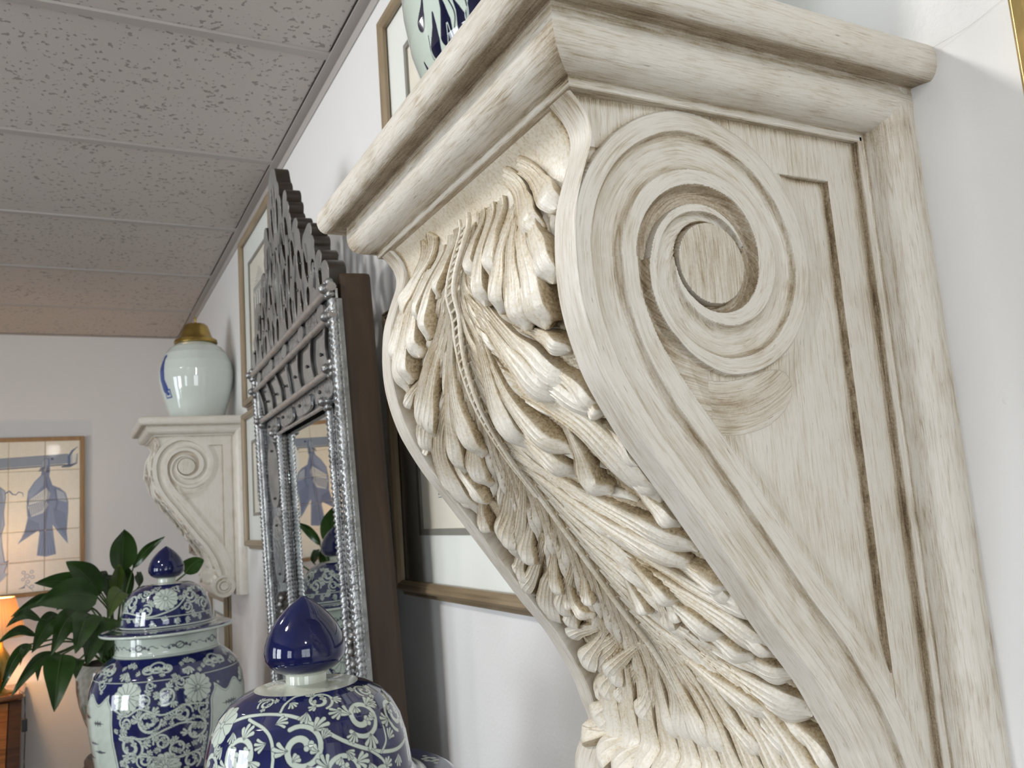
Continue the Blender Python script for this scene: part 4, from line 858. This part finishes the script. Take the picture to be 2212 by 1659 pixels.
        lid.stroke([(-185, -.152), (-160, -.146), (-140, -.150), (-118, -.157), (-97, -.150), (-82, -.140), (-72, -.125), (-58, -.104), (-40, -.10)], .0016)
        for th in range(-190, 0, 13): lid.tuft(th, -.170, .011, RNG.choice([1.57, -1.57, 0, 3.1]), 5); lid.tuft(th + 6, RNG.uniform(-.150, -.098), .010, RNG.uniform(0, 6), 4)
    lid.build('lid', t)
    body.panel(body.Z * 0 + np.where(body.Z > -.247, -1., 9.)); body.ring(-.2475, .0007, True); body.ring(-.2435, .0005, True); body.ring(-.290, .0007)
    for th in range(-180, 180, 45):
        k, u, v = body.local(th + 8, -.224, .04); body.put(k, np.minimum.reduce([np.abs(np.hypot(u, v * 1.3) - .009) - .0016, np.hypot(np.abs(u) - .014, v) - .0038, np.hypot(np.abs(u) - .023, v - .004) - .003, np.abs(v + .003 * np.sin(u * 260)) - .0009]), True)
    for th in (-157, -104, -51, 0, 53, 106, 159): body.ruyi(th, -.266, .025)
    for th in (-130, -78, -25, 26, 79, 132): body.tuft(th, -.270, .018, 1.57, 5); body.tuft(th, -.264, .015, -1.57, 5); body.tuft(th - 8, -.262, .010, 0., 4); body.tuft(th + 8, -.262, .010, 3.1, 4)
    if not near:
        for th, z, R in ((-124.7, -.320, .034), (-73.8, -.316, .033), (-98, -.475, .034), (-20, -.33, .033), (60, -.32, .034)): body.flower(th, z, R)
        for th, z, R, dr, a0 in ((-108.5, -.372, .026, 1, 0), (-97, -.323, .020, -1, 2), (-122, -.425, .026, -1, 1), (-76, -.403, .026, 1, 4), (-88.6, -.438, .020, 1, 1), (-152, -.294, .013, 1, 0), (-100, -.420, .018, 1, 3), (-112, -.330, .014, 1, 4), (-125, -.372, .016, -1, 5), (-85, -.365, .020, -1, 0), (-70, -.362, .016, 1, 0), (-113, -.455, .018, 1, 2), (-130, -.470, .02, 1, 0), (-78, -.470, .020, -1, 1), (-86, -.300, .012, 1, 1), (-64, -.440, .018, 1, 1), (-108, -.300, .010, 1, 1)): body.spiral(th, z, R, dr, a0)
        body.stroke([(-134, -.345), (-124.6, -.3577), (-114.6, -.345), (-99.2, -.362), (-82.2, -.348), (-60, -.358)], .0020); body.stroke([(-128, -.40), (-112, -.408), (-96, -.392), (-84, -.385), (-66, -.40)], .0019); body.stroke([(-132, -.455), (-118, -.445), (-104, -.452), (-92, -.46), (-70, -.45)], .0019)
        for _ in range(60): body.tuft(RNG.uniform(-140, -50), RNG.uniform(-.50, -.293), RNG.uniform(.008, .011), RNG.uniform(0, 6.3), 5)
        for th in range(-180, 10, 9): body.tuft(th, -.279 + .004 * (th % 2), .010, RNG.choice([0., 3.14, 1.57]), 4)
        # white reserve with a sketched river landscape
        for cth in (-163, -38, 95):
            k, u, v = body.local(cth, -.41, .14); up_ = -.085 - .010 * np.cos(u * 90)
            d = np.maximum(np.abs(u) - .078 + .012 * smoothstep(-.06, -.085, v), np.maximum(up_ - v, v - .10)); body.sdf[k] = np.where(d < .004, np.maximum(body.sdf[k], -d + .004) * 0 + np.where(d < .0, d, d + .0), body.sdf[k])
            body.line[k] = np.where(d < .004, 9., body.line[k]); body.put(k, np.abs(d + .0045) - .0006, True); body.put(k, np.abs(d - .0005) - .0008, True)
            for x, y, w in ((-.02, -.045, .028), (.035, -.035, .02), (.01, .01, .02), (.03, .028, .024), (-.03, .045, .03)):
                body.put(k, np.maximum(np.abs(v - y) - .0035 * np.clip(1 - np.abs(u - x) / w, 0, 1) - .004 * np.clip(np.sin(u * 700 + y * 99), 0, 1) * (y < -.03) * (np.abs(u - x) < w * .7), np.abs(u - x) - w) , True)
    body.build('jar_body', t)
    return t
jar('nearest blue and white ginger jar, only its scroll-painted lid and cobalt knob in view', (-.306, .90, 1.5716), True, 1.0)
jar('farther blue and white ginger jar with landscape panel, in front of the green plant', (-.2922, 2.50, 1.6056), False, .739, 1.111)
side = thing('sideboard', 'long oak sideboard along the wall below the frame, carrying the two ginger jars', 'sideboard', (-.33, 1.6, 0))
box('sideboard_top', (-.30, -1.15, .825), (.30, 1.15, .8562), M['sideboard'], side, .004)
box('carcass', (-.27, -1.1, .12), (.28, 1.1, .825), M['sideboard'], side)
for y in (-1.06, 1.0):
    for x in (-.26, .21): box('leg', (x, y, 0), (x + .06, y + .06, .12), M['sideboard'], side, .004)
for k in range(4):
    dr = box('door', (-.287, -1.06 + k * .53, .17), (-.2702, -.55 + k * .53, .80), M['sideboard'], side, .003)
    bm = bmesh.new(); bmesh.ops.create_icosphere(bm, subdivisions=2, radius=.014, matrix=Matrix.Translation((-.298, (-.60 if k % 2 == 0 else -1.01) + k * .53, .5))); finish('door_knob', bm, M['brass'], dr, True)

# ------------------------------------------------------------------ vases on the two corbels
t = thing('delft_vase', 'pale vase with dark blue brushed flowers standing on top of the big corbel', 'vase', (-.16, .555, 1.942))
vp = [(.0865, 0), (.090, -.0), (.0865, .0)]
vprof = [(.126, .30), (.10, .345), (.07, .365)]
w = Ware([(.052, .34), (.060, .325), (.085, .30), (.112, .26), (.126, .20), (.1275, .15), (.1255, .115), (.121, .085), (.1135, .060), (.103, .038), (.092, .018), (.0865, .004), (.0865, 0)])
w.grid(.34, 0, 330, -215, -100, 420, 150)
B = w
for th, z, L, wd, a in ((-166, .088, .030, .0075, 1.45), (-172, .080, .028, .0075, 1.75), (-166, .066, .024, .0055, 1.6), (-160, .078, .022, .006, 1.2), (-150, .085, .024, .009, 1.5), (-176, .098, .02, .006, 1.9), (-130, .09, .03, .008, 1.5), (-190, .06, .03, .007, 1.5)):
    k, u, v = w.local(th, z, .06); w.drop(k, u, v, 0, 0, a, L, wd)
for pts in ([(-160, .092), (-155, .075), (-156, .06), (-160, .052)], [(-163, .085), (-161, .07), (-163, .06)], [(-179, .07), (-181, .055), (-176, .047)], [(-178, .052), (-177, .034), (-170, .024), (-165, .030), (-166, .046)], [(-175, .046), (-173, .034), (-169, .030)], [(-160, .048), (-160, .02)], [(-162, .05), (-162, .018)], [(-168, .05), (-150, .034)], [(-168, .046), (-150, .030)], [(-157, .05), (-152, .044), (-150, .034)], [(-151, .03), (-147, .042), (-141, .04), (-138, .03)], [(-148, .04), (-148, .02)], [(-144, .042), (-144, .02)], [(-156, .044), (-156, .018)], [(-153, .04), (-153, .018)], [(-149, .062), (-152, .055), (-148, .048)], [(-182, .04), (-178, .02), (-172, .008)]):
    w.stroke(pts, .0006)
body = w.build('vase_body', t, mot=.06, ground=CEL, white=DBLUE * 1.3, dark=CEL)
lathe('vase_neck', [(.052, .34), (.05, .36), (.06, .385), (.056, .385), (.046, .36), (.046, .33)], M['biscuit'], t, 40)
t = thing('lidded_vase', 'plain white porcelain jar with brass lid standing on the small far corbel', 'vase', (-.125, YC * 1.05 + 2.566, 1.942 * 1.05 - .0236))
w = Ware([(.050, .290), (.068, .283), (.088, .268), (.108, .244), (.121, .213), (.1265, .180), (.1255, .150), (.119, .115), (.108, .075), (.096, .035), (.090, .010), (.089, 0)])
w.grid(.290, 0, 120, -220, -40, 160, 60)
k, u, v = w.local(-158, .165, .09)
fig = np.minimum.reduce([seg_sdf(u, v, [(.0, -.055), (-.006, -.02), (-.004, .02), (.004, .05)], [.007, .016, .014, .016]), np.hypot(u, v + .062) - .010, np.abs(np.maximum(np.abs(u - .012) - .014, np.abs(v - .068) - .013)) - .0022, np.maximum(np.abs(u - .012) - .008, np.abs(v - .068) - .006)])
w.put(k, fig); w.build('jar_body', t, mot=.06, ground=lin((205, 212, 205)), white=lin((52, 74, 140)), dark=lin((190, 200, 205)))
lathe('brass_lid', [(.0, .386), (.003, .386), (.004, .378), (.003, .366), (.012, .360), (.034, .357), (.042, .350), (.052, .320), (.056, .308), (.072, .298), (.074, .288), (.071, .284), (.05, .286)], M['brass'], t, 48)

# ------------------------------------------------------------------ plant in its vase on a stand
t = thing('potted_plant', 'leafy dark green plant in a painted vase, behind the farther ginger jar', 'plant', (-.378, 3.05, .975))
w = Ware([(.120, .245), (.127, .250), (.129, .256), (.127, .262), (.121, .268), (.124, .265)][:0] + [(.112, .275), (.125, .262), (.1315, .235), (.130, .195), (.122, .150), (.108, .105), (.090, .060), (.074, .022), (.072, 0)])
w.grid(.275, 0, 90, -230, -30, 130, 40)
for th, z, R in ((-175, .19, .03), (-150, .14, .028), (-120, .2, .03), (-190, .12, .02)): w.flower(th, z, R, 7)
for z in (.095, .09): w.ring(z, .0012, True)
for _ in range(14): w.tuft(RNG.uniform(-200, -90), RNG.uniform(.03, .25), .016, RNG.uniform(0, 6), 4)
w.build('pot', t, ground=lin((140, 136, 126)), white=lin((96, 104, 92)), dark=lin((120, 84, 66)))
lathe('pot_soil', [(.0, .262), (.118, .262)], M['soil'], t, 24)
LV = [((-0.378, 3.0, 1.527), (-0.375, 2.92, 1.661), 0.088), ((-0.342, 3.05, 1.536), (-0.253, 2.97, 1.627), 0.033), ((-0.212, 2.8, 1.511), (-0.169, 2.72, 1.553), 0.059), ((-0.402, 2.9, 1.472), (-0.393, 2.82, 1.555), 0.044), ((-0.446, 2.9, 1.47), (-0.533, 2.82, 1.578), 0.081), ((-0.443, 3.0, 1.478), (-0.619, 2.92, 1.521), 0.066), ((-0.453, 2.85, 1.467), (-0.608, 2.77, 1.471), 0.103), ((-0.53, 2.9, 1.453), (-0.671, 2.82, 1.438), 0.04), ((-0.598, 2.8, 1.424), (-0.676, 2.72, 1.42), 0.033), ((-0.542, 2.85, 1.419), (-0.619, 2.77, 1.338), 0.066), ((-0.504, 2.77, 1.434), (-0.57, 2.69, 1.334), 0.066), ((-0.614, 2.95, 1.368), (-0.706, 2.87, 1.363), 0.031), ((-0.626, 2.9, 1.349), (-0.698, 2.82, 1.231), 0.037), ((-0.559, 2.85, 1.32), (-0.666, 2.77, 1.228), 0.04), ((-0.544, 2.8, 1.32), (-0.562, 2.72, 1.18), 0.088), ((-0.473, 2.75, 1.425), (-0.51, 2.67, 1.334), 0.081), ((-0.437, 2.77, 1.413), (-0.485, 2.69, 1.292), 0.088), ((-0.413, 2.8, 1.401), (-0.445, 2.72, 1.3), 0.081), ((-0.388, 2.73, 1.48), (-0.433, 2.65, 1.416), 0.055), ((-0.64, 2.9, 1.332), (-0.649, 2.82, 1.302), 0.018), ((-0.604, 2.95, 1.288), (-0.607, 2.87, 1.246), 0.024), ((-0.5, 2.95, 1.28), (-0.509, 2.87, 1.238), 0.044), ((-0.361, 3.1, 1.441), (-0.374, 3.02, 1.551), 0.059), ((-0.32, 3.1, 1.473), (-0.334, 3.02, 1.522), 0.029), ((-0.424, 3.0, 1.358), (-0.452, 2.92, 1.309), 0.081), ((-0.394, 2.95, 1.359), (-0.411, 2.87, 1.289), 0.066), ((-0.512, 3.0, 1.465), (-0.56, 2.92, 1.436), 0.074), ((-0.421, 3.1, 1.477), (-0.468, 3.02, 1.521), 0.066), ((-0.401, 3.1, 1.446), (-0.429, 3.02, 1.524), 0.059), ((-0.482, 2.95, 1.444), (-0.542, 2.87, 1.386), 0.081)]
org = np.array([-.378, 3.05, .975]); crown = np.array([-.40, 3.03, 1.235]) - org
for i, (a, b, wd) in enumerate(LV):
    a, b = np.array(a) - org, np.array(b) - org; L = np.linalg.norm(b - a); n, m = 16, 7; q = np.linspace(0, 1, n)
    droop = np.array([0, 0, 1.]) * (.06 * L + .012) * (1 if b[2] < a[2] else .5); side_ = np.cross(b - a, [0.18, -1, .12]); side_ /= np.linalg.norm(side_); nr = np.cross(side_, (b - a) / L)
    mid = a + (b - a) * q[:, None] + droop * (np.sin(PI * q) * 1.3)[:, None]
    half_w = wd * .52 * np.sin(PI * np.clip(q, 0, 1) ** .78) ** .75 * (1 - .25 * q) ; half_w[-1] = .0006; half_w[0] = .002
    c = np.linspace(-1, 1, m); fold = RNG.uniform(.18, .40); wav = RNG.uniform(0, 6)
    V = mid[:, None] + side_ * (c[None, :, None] * half_w[:, None, None]) + nr * ((np.abs(c) * fold)[None, :, None] * half_w[:, None, None] * (1 if nr[1] < 0 else -1)) + nr * (.004 * np.sin(q * 9 + wav)[:, None, None] * np.abs(c)[None, :, None])
    V = V.reshape(-1, 3); nn = len(V); V2 = V - nr * .0008
    lf = mesh_np('leaf', np.vstack([V, V2]), np.vstack([quads(n, m), quads(n, m, off=nn, flip=True)]), M['leafl'] if i in (3, 18) else M['leaf'], t)
    tube('leaf_vein', mid + nr * .0006, np.linspace(.0016, .0005, n), M['stem'], lf, 5)
    k = crown + np.array([RNG.uniform(-.03, .03), RNG.uniform(-.03, .03), 0]); mid_ = (k + a) / 2 + np.array([0, 0, .05])
    tube('stalk', crom([k, mid_, a], 12), np.linspace(.004, .0025, 12), M['stem'], t, 6)
t = thing('plant_stand', 'dark turned wooden stand under the painted plant vase', 'stand', (-.378, 3.05, 0))
lathe('stand_top', [(.0, .972), (.10, .972), (.108, .962), (.108, .95), (.095, .94), (.03, .93), (.0, .93)], M['stand'], t, 40)
lathe('stand_column', [(.0, .94), (.03, .93), (.022, .90), (.04, .86), (.024, .82), (.02, .5), (.035, .40), (.03, .2), (.0, .2)], M['stand'], t, 24)
for k in range(3):
    a = k * 2 * PI / 3 + .5; P = [(.02 * math.cos(a), .02 * math.sin(a), .26), (.10 * math.cos(a), .10 * math.sin(a), .17), (.17 * math.cos(a), .17 * math.sin(a), .04), (.20 * math.cos(a), .20 * math.sin(a), .018)]
    tube('foot', crom(P, 16), np.linspace(.018, .014, 16), M['stand'], t, 8)
# carved side pieces of the stand top
for k in range(6):
    a = math.radians(150 + k * 60); P = [(.100 * math.cos(a), .100 * math.sin(a), .945), (.125 * math.cos(a), .125 * math.sin(a), .915), (.115 * math.cos(a), .115 * math.sin(a), .885), (.135 * math.cos(a), .135 * math.sin(a), .86)]
    tube('stand_bracket', crom(P, 12), np.linspace(.010, .004, 12), M['stand'], t, 7)

# ------------------------------------------------------------------ tile picture on the back wall
t = thing('tile_picture', 'oak framed panel of cream tiles painted in blue with hanging game birds', 'picture', (-.4646, BY, 1.73))
X2, Z1, TW, TH, NX, NZ = -.018, .388, .1515, .1428, 5, 5       # inner right edge, inner top, tile pitch
def px(X, Y): return -.8241 + 5.488e-4 * X + 6.7e-6 * Y + .4646 - .0035, 2.2401 - 5.842e-4 * Y - 9.2e-6 * X - 1.73 + .002
def poly_sdf(u, v, P):
    P = np.asarray(P); d = seg_sdf(u, v, np.vstack([P, P[:1]]), 0); ins = np.zeros(u.shape, bool)
    for (x0, y0), (x1, y1) in zip(P, np.roll(P, -1, 0)):
        c = (y0 > v) != (y1 > v); ins ^= c & (u < (x1 - x0) * (v - y0) / (y1 - y0 + 1e-12) + x0)
    return np.where(ins, -d, d)
pp = lambda L: [px(*p) for p in L]
def paint_tiles(u, v):
    c = np.tile(lin((232, 224, 204)), (len(u), 1)); n = .5 + .5 * np.sin(u * 310 + 3 * np.sin(v * 120)) * np.sin(v * 260 + 2 * np.sin(u * 170))
    def lay(d, col, op=1., soft=.0012):
        nonlocal c; f = (1 - smoothstep(-soft, soft, d)) * op; f = f[:, None] if np.ndim(f) == 1 else f; c = c + (np.asarray(col) - c) * f
    sl, md, dk, pale = lin((116, 130, 150)), lin((74, 90, 130)), lin((36, 48, 90)), lin((204, 206, 202))
    # hanging rail with its upturned end
    lay(poly_sdf(u, v, pp([(-900, 375), (0, 348), (520, 318), (560, 330), (560, 395), (480, 402), (0, 428), (-900, 470)])), sl, .9)
    lay(seg_sdf(u, v, pp([(-900, 480), (0, 436), (480, 410), (560, 412)]), .003), dk, .9); lay(seg_sdf(u, v, pp([(-900, 375), (0, 350), (520, 320)]), .0012), md, .7)
    lay(seg_sdf(u, v, pp([(535, 400), (535, 340), (560, 295), (605, 258)]), [.007, .006, .005, .001]), md, .95); lay(seg_sdf(u, v, pp([(480, 425), (540, 418), (590, 395), (600, 320)]), [.004, .007, .005, .002]), dk, .9)
    lay(poly_sdf(u, v, pp([(545, 330), (600, 318), (595, 395), (545, 405)])), pale, .6); lay(np.hypot(u - px(402, 358)[0], v - px(402, 358)[1]) - .006, dk)
    def bird(f, flip=1):
        q = lambda L: f(L)
        lay(poly_sdf(u, v, q([(205, 700), (215, 620), (262, 545), (315, 490), (322, 440), (318, 390), (345, 352), (380, 352), (385, 440), (378, 500), (402, 575), (455, 600), (500, 640), (522, 720), (520, 800), (508, 950), (518, 1060), (470, 1000), (400, 900), (425, 1140), (350, 1155), (278, 1142), (300, 960), (290, 940), (215, 990), (135, 1042), (185, 960), (212, 830)])), md * 1.15, .92)
        lay(poly_sdf(u, v, q([(320, 440), (322, 385), (348, 356), (368, 360), (372, 440), (345, 470)])), lin((150, 160, 172)), .9)
        lay(poly_sdf(u, v, q([(310, 430), (295, 462), (330, 455), (345, 420)])), dk, .8); lay(poly_sdf(u, v, q([(365, 400), (385, 470), (350, 470)])), dk, .7)
        lay(poly_sdf(u, v, q([(215, 640), (262, 550), (318, 495), (352, 490), (330, 580), (225, 690)])), lin((140, 152, 176)), .8, .006)
        lay(poly_sdf(u, v, q([(225, 690), (355, 595), (385, 640), (375, 690), (220, 735)])), pale, .85); lay(poly_sdf(u, v, q([(212, 745), (350, 700), (372, 735), (330, 800), (240, 828)])), lin((196, 200, 202)), .8)
        lay(poly_sdf(u, v, q([(430, 610), (490, 640), (515, 720), (440, 700)])), lin((176, 184, 194)), .7)
        for k in range(8): a = q([(232 + k * 17, 740 - k * 5), (224 + k * 15, 770 - k * 3), (228 + k * 13, 822 - k * 6)]); lay(seg_sdf(u, v, a, .0014), dk, .9)
        for k in range(7): a = q([(238 + k * 17, 690 - k * 11), (234 + k * 18, 712 - k * 9)]); lay(seg_sdf(u, v, a, .001), dk, .6)
        for k in range(9): a = q([(225 + k * 8, 850 + k * 4), (170 + k * 16, 985 - k * 5)]); lay(seg_sdf(u, v, a, .0013), dk, .75)
        for k in range(7): a = q([(410 + k * 14, 760 + k * 8), (430 + k * 13, 900 + k * 18)]); lay(seg_sdf(u, v, a, .0014), dk, .75)
        for k in range(6): a = q([(325 + k * 11, 960), (292 + k * 25, 1135)]); lay(seg_sdf(u, v, a, .0012), dk, .6)
        lay(seg_sdf(u, v, q([(345, 500), (372, 640), (352, 820), (345, 930)]), [.003, .006, .006, .004]), dk, .55, .004); lay(seg_sdf(u, v, q([(425, 610), (438, 720), (425, 780)]), .004), dk, .6, .003)
        lay(seg_sdf(u, v, q([(215, 690), (205, 740), (212, 825)]), .0012), dk, .8); lay(seg_sdf(u, v, q([(455, 600), (505, 645), (522, 720), (520, 800), (508, 950)]), .0014), dk, .7)
    bird(pp); bird(lambda L: pp([(-(x - 350) - 800, y) for x, y in L]))
    # the animal hanging to the left, its tail curling in
    lay(poly_sdf(u, v, pp([(-330, 460), (-120, 470), (-20, 560), (42, 610), (48, 660), (32, 780), (38, 880), (15, 960), (22, 1060), (40, 1180), (65, 1170), (38, 1260), (70, 1270), (0, 1340), (-90, 1250), (-140, 1000), (-280, 800)])), lin((150, 162, 182)), .9, .004)
    lay(seg_sdf(u, v, pp([(-20, 560), (42, 610), (48, 660), (32, 780), (38, 880), (15, 960), (22, 1060), (40, 1180), (65, 1170), (38, 1260)]), .0022), md, .8); lay(seg_sdf(u, v, pp([(0, 600), (20, 700), (10, 820), (0, 960)]), .010), md, .5, .008)
    lay(seg_sdf(u, v, pp([(48, 630), (75, 612), (100, 640), (125, 645), (145, 622), (175, 632), (178, 660)]), [.003, .003, .0025, .002, .002, .0018, .001]), md)
    for X, Y, r in ((180, 1270, 13), (240, 1268, 13), (205, 1300, 18), (175, 1325, 11), (245, 1310, 14), (210, 1345, 14), (240, 1385, 14)):
        x, z = px(X, Y); d = np.hypot(u - x, v - z) - r * 5.6e-4; lay(d, lin((214, 210, 206)), .8); lay(np.abs(d) - .001, dk, .85)
    lay(seg_sdf(u, v, pp([(145, 1395), (180, 1388), (190, 1370)]), [.001, .004, .001]), dk, .9); lay(seg_sdf(u, v, pp([(190, 1360), (225, 1395), (250, 1418)]), .0012), dk, .8)
    return c * (.94 + .08 * n)[:, None]
for i in range(NX):
    for j in range(NZ):
        x1 = X2 - i * TW - .0006; x0 = X2 - (i + 1) * TW + .0006; z1 = Z1 - j * TH - .0006; z0 = Z1 - (j + 1) * TH + .0006; nn = 84 if i < 3 else 20
        gx, gz = np.meshgrid(np.linspace(x0, x1, nn), np.linspace(z0, z1, nn), indexing='ij'); y = -.017 + RNG.uniform(-.0004, .0004)
        rimd = np.minimum(np.minimum(gx - x0, x1 - gx), np.minimum(gz - z0, z1 - gz)); Y = y + .003 * (rimd < 1e-6)
        C = paint_tiles(gx.ravel(), gz.ravel()); mesh_np('tile', np.stack([gx, Y, gz], -1).reshape(-1, 3), quads(nn, nn), M['tilep'], t, True, None, dict(Col=('FLOAT_COLOR', np.c_[C, np.ones(len(C))])))
xl, zb = X2 - NX * TW, Z1 - NZ * TH
box('tile_backing', (xl, -.0145, zb), (X2, -.001, Z1), M['grout'], t)
for lo, hi in (((X2, -.026, zb - .018), (X2 + .018, -.0005, Z1 + .018)), ((xl - .018, -.026, zb - .018), (xl, -.0005, Z1 + .018)), ((xl, -.026, Z1), (X2, -.0005, Z1 + .018)), ((xl, -.026, zb - .018), (X2, -.0005, zb))):
    box('frame_rail', lo, hi, M['oak'], t, .003)

# ------------------------------------------------------------------ bureau with table lamp under the tiles
t = thing('bureau', 'polished mahogany slant-front bureau in the lower left corner, under the lamp', 'desk', (-1.16, 4.38, 0))
BX = .455
def prism_x(name, prof, x0, x1, mat, parent):
    n = len(prof); V = [(x0, y, z) for y, z in prof] + [(x1, y, z) for y, z in prof]
    return mesh_np(name, V, [list(range(n)), list(range(n, 2 * n))[::-1]] + [[i, n + i, n + (i + 1) % n, (i + 1) % n] for i in range(n)], mat, parent, False)
prism_x('carcass', [(.26, .08), (-.20, .08), (-.20, .70), (-.02, .975), (.26, .975)], -BX + .02, BX - .02, M['bureau_d'], t)
box('bureau_top', (-BX, -.05, .975), (BX, .265, .999), M['bureau'], t, .006)
fl = prism_x('slant_lid', [(-.222, .705), (-.040, .965), (-.030, .958), (-.208, .697)], -BX + .04, BX - .055, M['bureau'], t)
prism_x('side_rail', [(-.232, .69), (-.035, .972), (-.015, .958), (-.205, .69)], BX - .05, BX - .004, M['bureau_d'], t)
prism_x('side_rail', [(-.232, .69), (-.035, .972), (-.015, .958), (-.205, .69)], -BX + .004, -BX + .036, M['bureau_d'], t)
for k in range(3):
    dr = box('drawer', (-BX + .04, -.214, .12 + k * .19), (BX - .04, -.2002, .295 + k * .19), M['bureau'], t, .004)
    for x in (-.25, .25):
        tube('drawer_pull', crom([(x - .05, -.216, .22 + k * .19), (x - .04, -.232, .205 + k * .19), (x + .04, -.232, .205 + k * .19), (x + .05, -.216, .22 + k * .19)], 16), .004, M['brass'], dr, 6)
for x in (-BX + .02, BX - .09):
    for y in (-.19, .18): box('foot', (x, y, 0), (x + .07, y + .07, .08), M['bureau_d'], t, .008)
lampx, lampy = -.80, 4.40
t = thing('table_lamp', 'lit table lamp with pleated amber silk shade at the left edge', 'lamp', (lampx, lampy, .999))
lathe('lamp_base', [(.0, .0), (.06, 0), (.06, .008), (.03, .016), (.018, .03), (.036, .07), (.048, .115), (.040, .16), (.016, .20), (.012, .235), (.012, .30), (.0, .30)], M['brass'], t, 32)
n, m = 6, 192; ang = np.arange(m) * 2 * PI / m; V = []
for q in np.linspace(0, 1, n):
    r = .058 + .046 * q ** 1.1; rr = r * (1 + .07 * (np.arange(m) % 4 < 2) - .035); V.append(np.stack([rr * np.cos(ang), rr * np.sin(ang), np.full(m, .405 - .165 * q)], -1))
V = np.vstack(V); mesh_np('lamp_shade', np.vstack([V, V * [.985, .985, 1]]), np.vstack([quads(n, m, True), quads(n, m, True, n * m, True)]), M['shade'], t, False)
for z, r in ((.405, .0585), (.24, .1045)):
    tube('shade_trim', [(r * math.cos(a), r * math.sin(a), z) for a in np.linspace(0, 2 * PI, 49)], .0028, M['shade'], t, 6)
bo = bpy.data.objects.new('lamp_bulb', bulb); COL.objects.link(bo); bo.parent = t; bo.location = (0, 0, .325)
lathe('bulb_holder', [(.0, .30), (.012, .30), (.012, .318), (.0, .318)], M['black'], t, 12)
cord = thing('lamp_cord', 'thin black cord with an inline switch hanging down the side of the bureau', 'cord', (-.698, 4.25, .90))
tube('flex', crom([(-.025, .15, .104), (-.015, .10, .106), (.0, .03, .10), (.004, 0, .06), (.005, 0, -.05), (.003, .0, -.2), (.01, .0, -.45), (.012, .02, -.885)], 50), .0022, M['black'], cord, 6)
box('cord_switch', (-.008, -.011, -.045), (.014, .011, .008), M['black'], cord, .004)
# a strand of cobweb from the cornice to the frame
o = tube('cobweb_strand', crom([(-.004, .3295, 1.9345), (-.0012, .305, 1.9365), (-.0010, .285, 1.9405), (-.0012, .2695, 1.944)], 20), .00006, M['thread'], None, 5)
o['label'] = 'single strand of cobweb running from the big corbel top to the gilt frame'; o['category'] = 'cobweb'
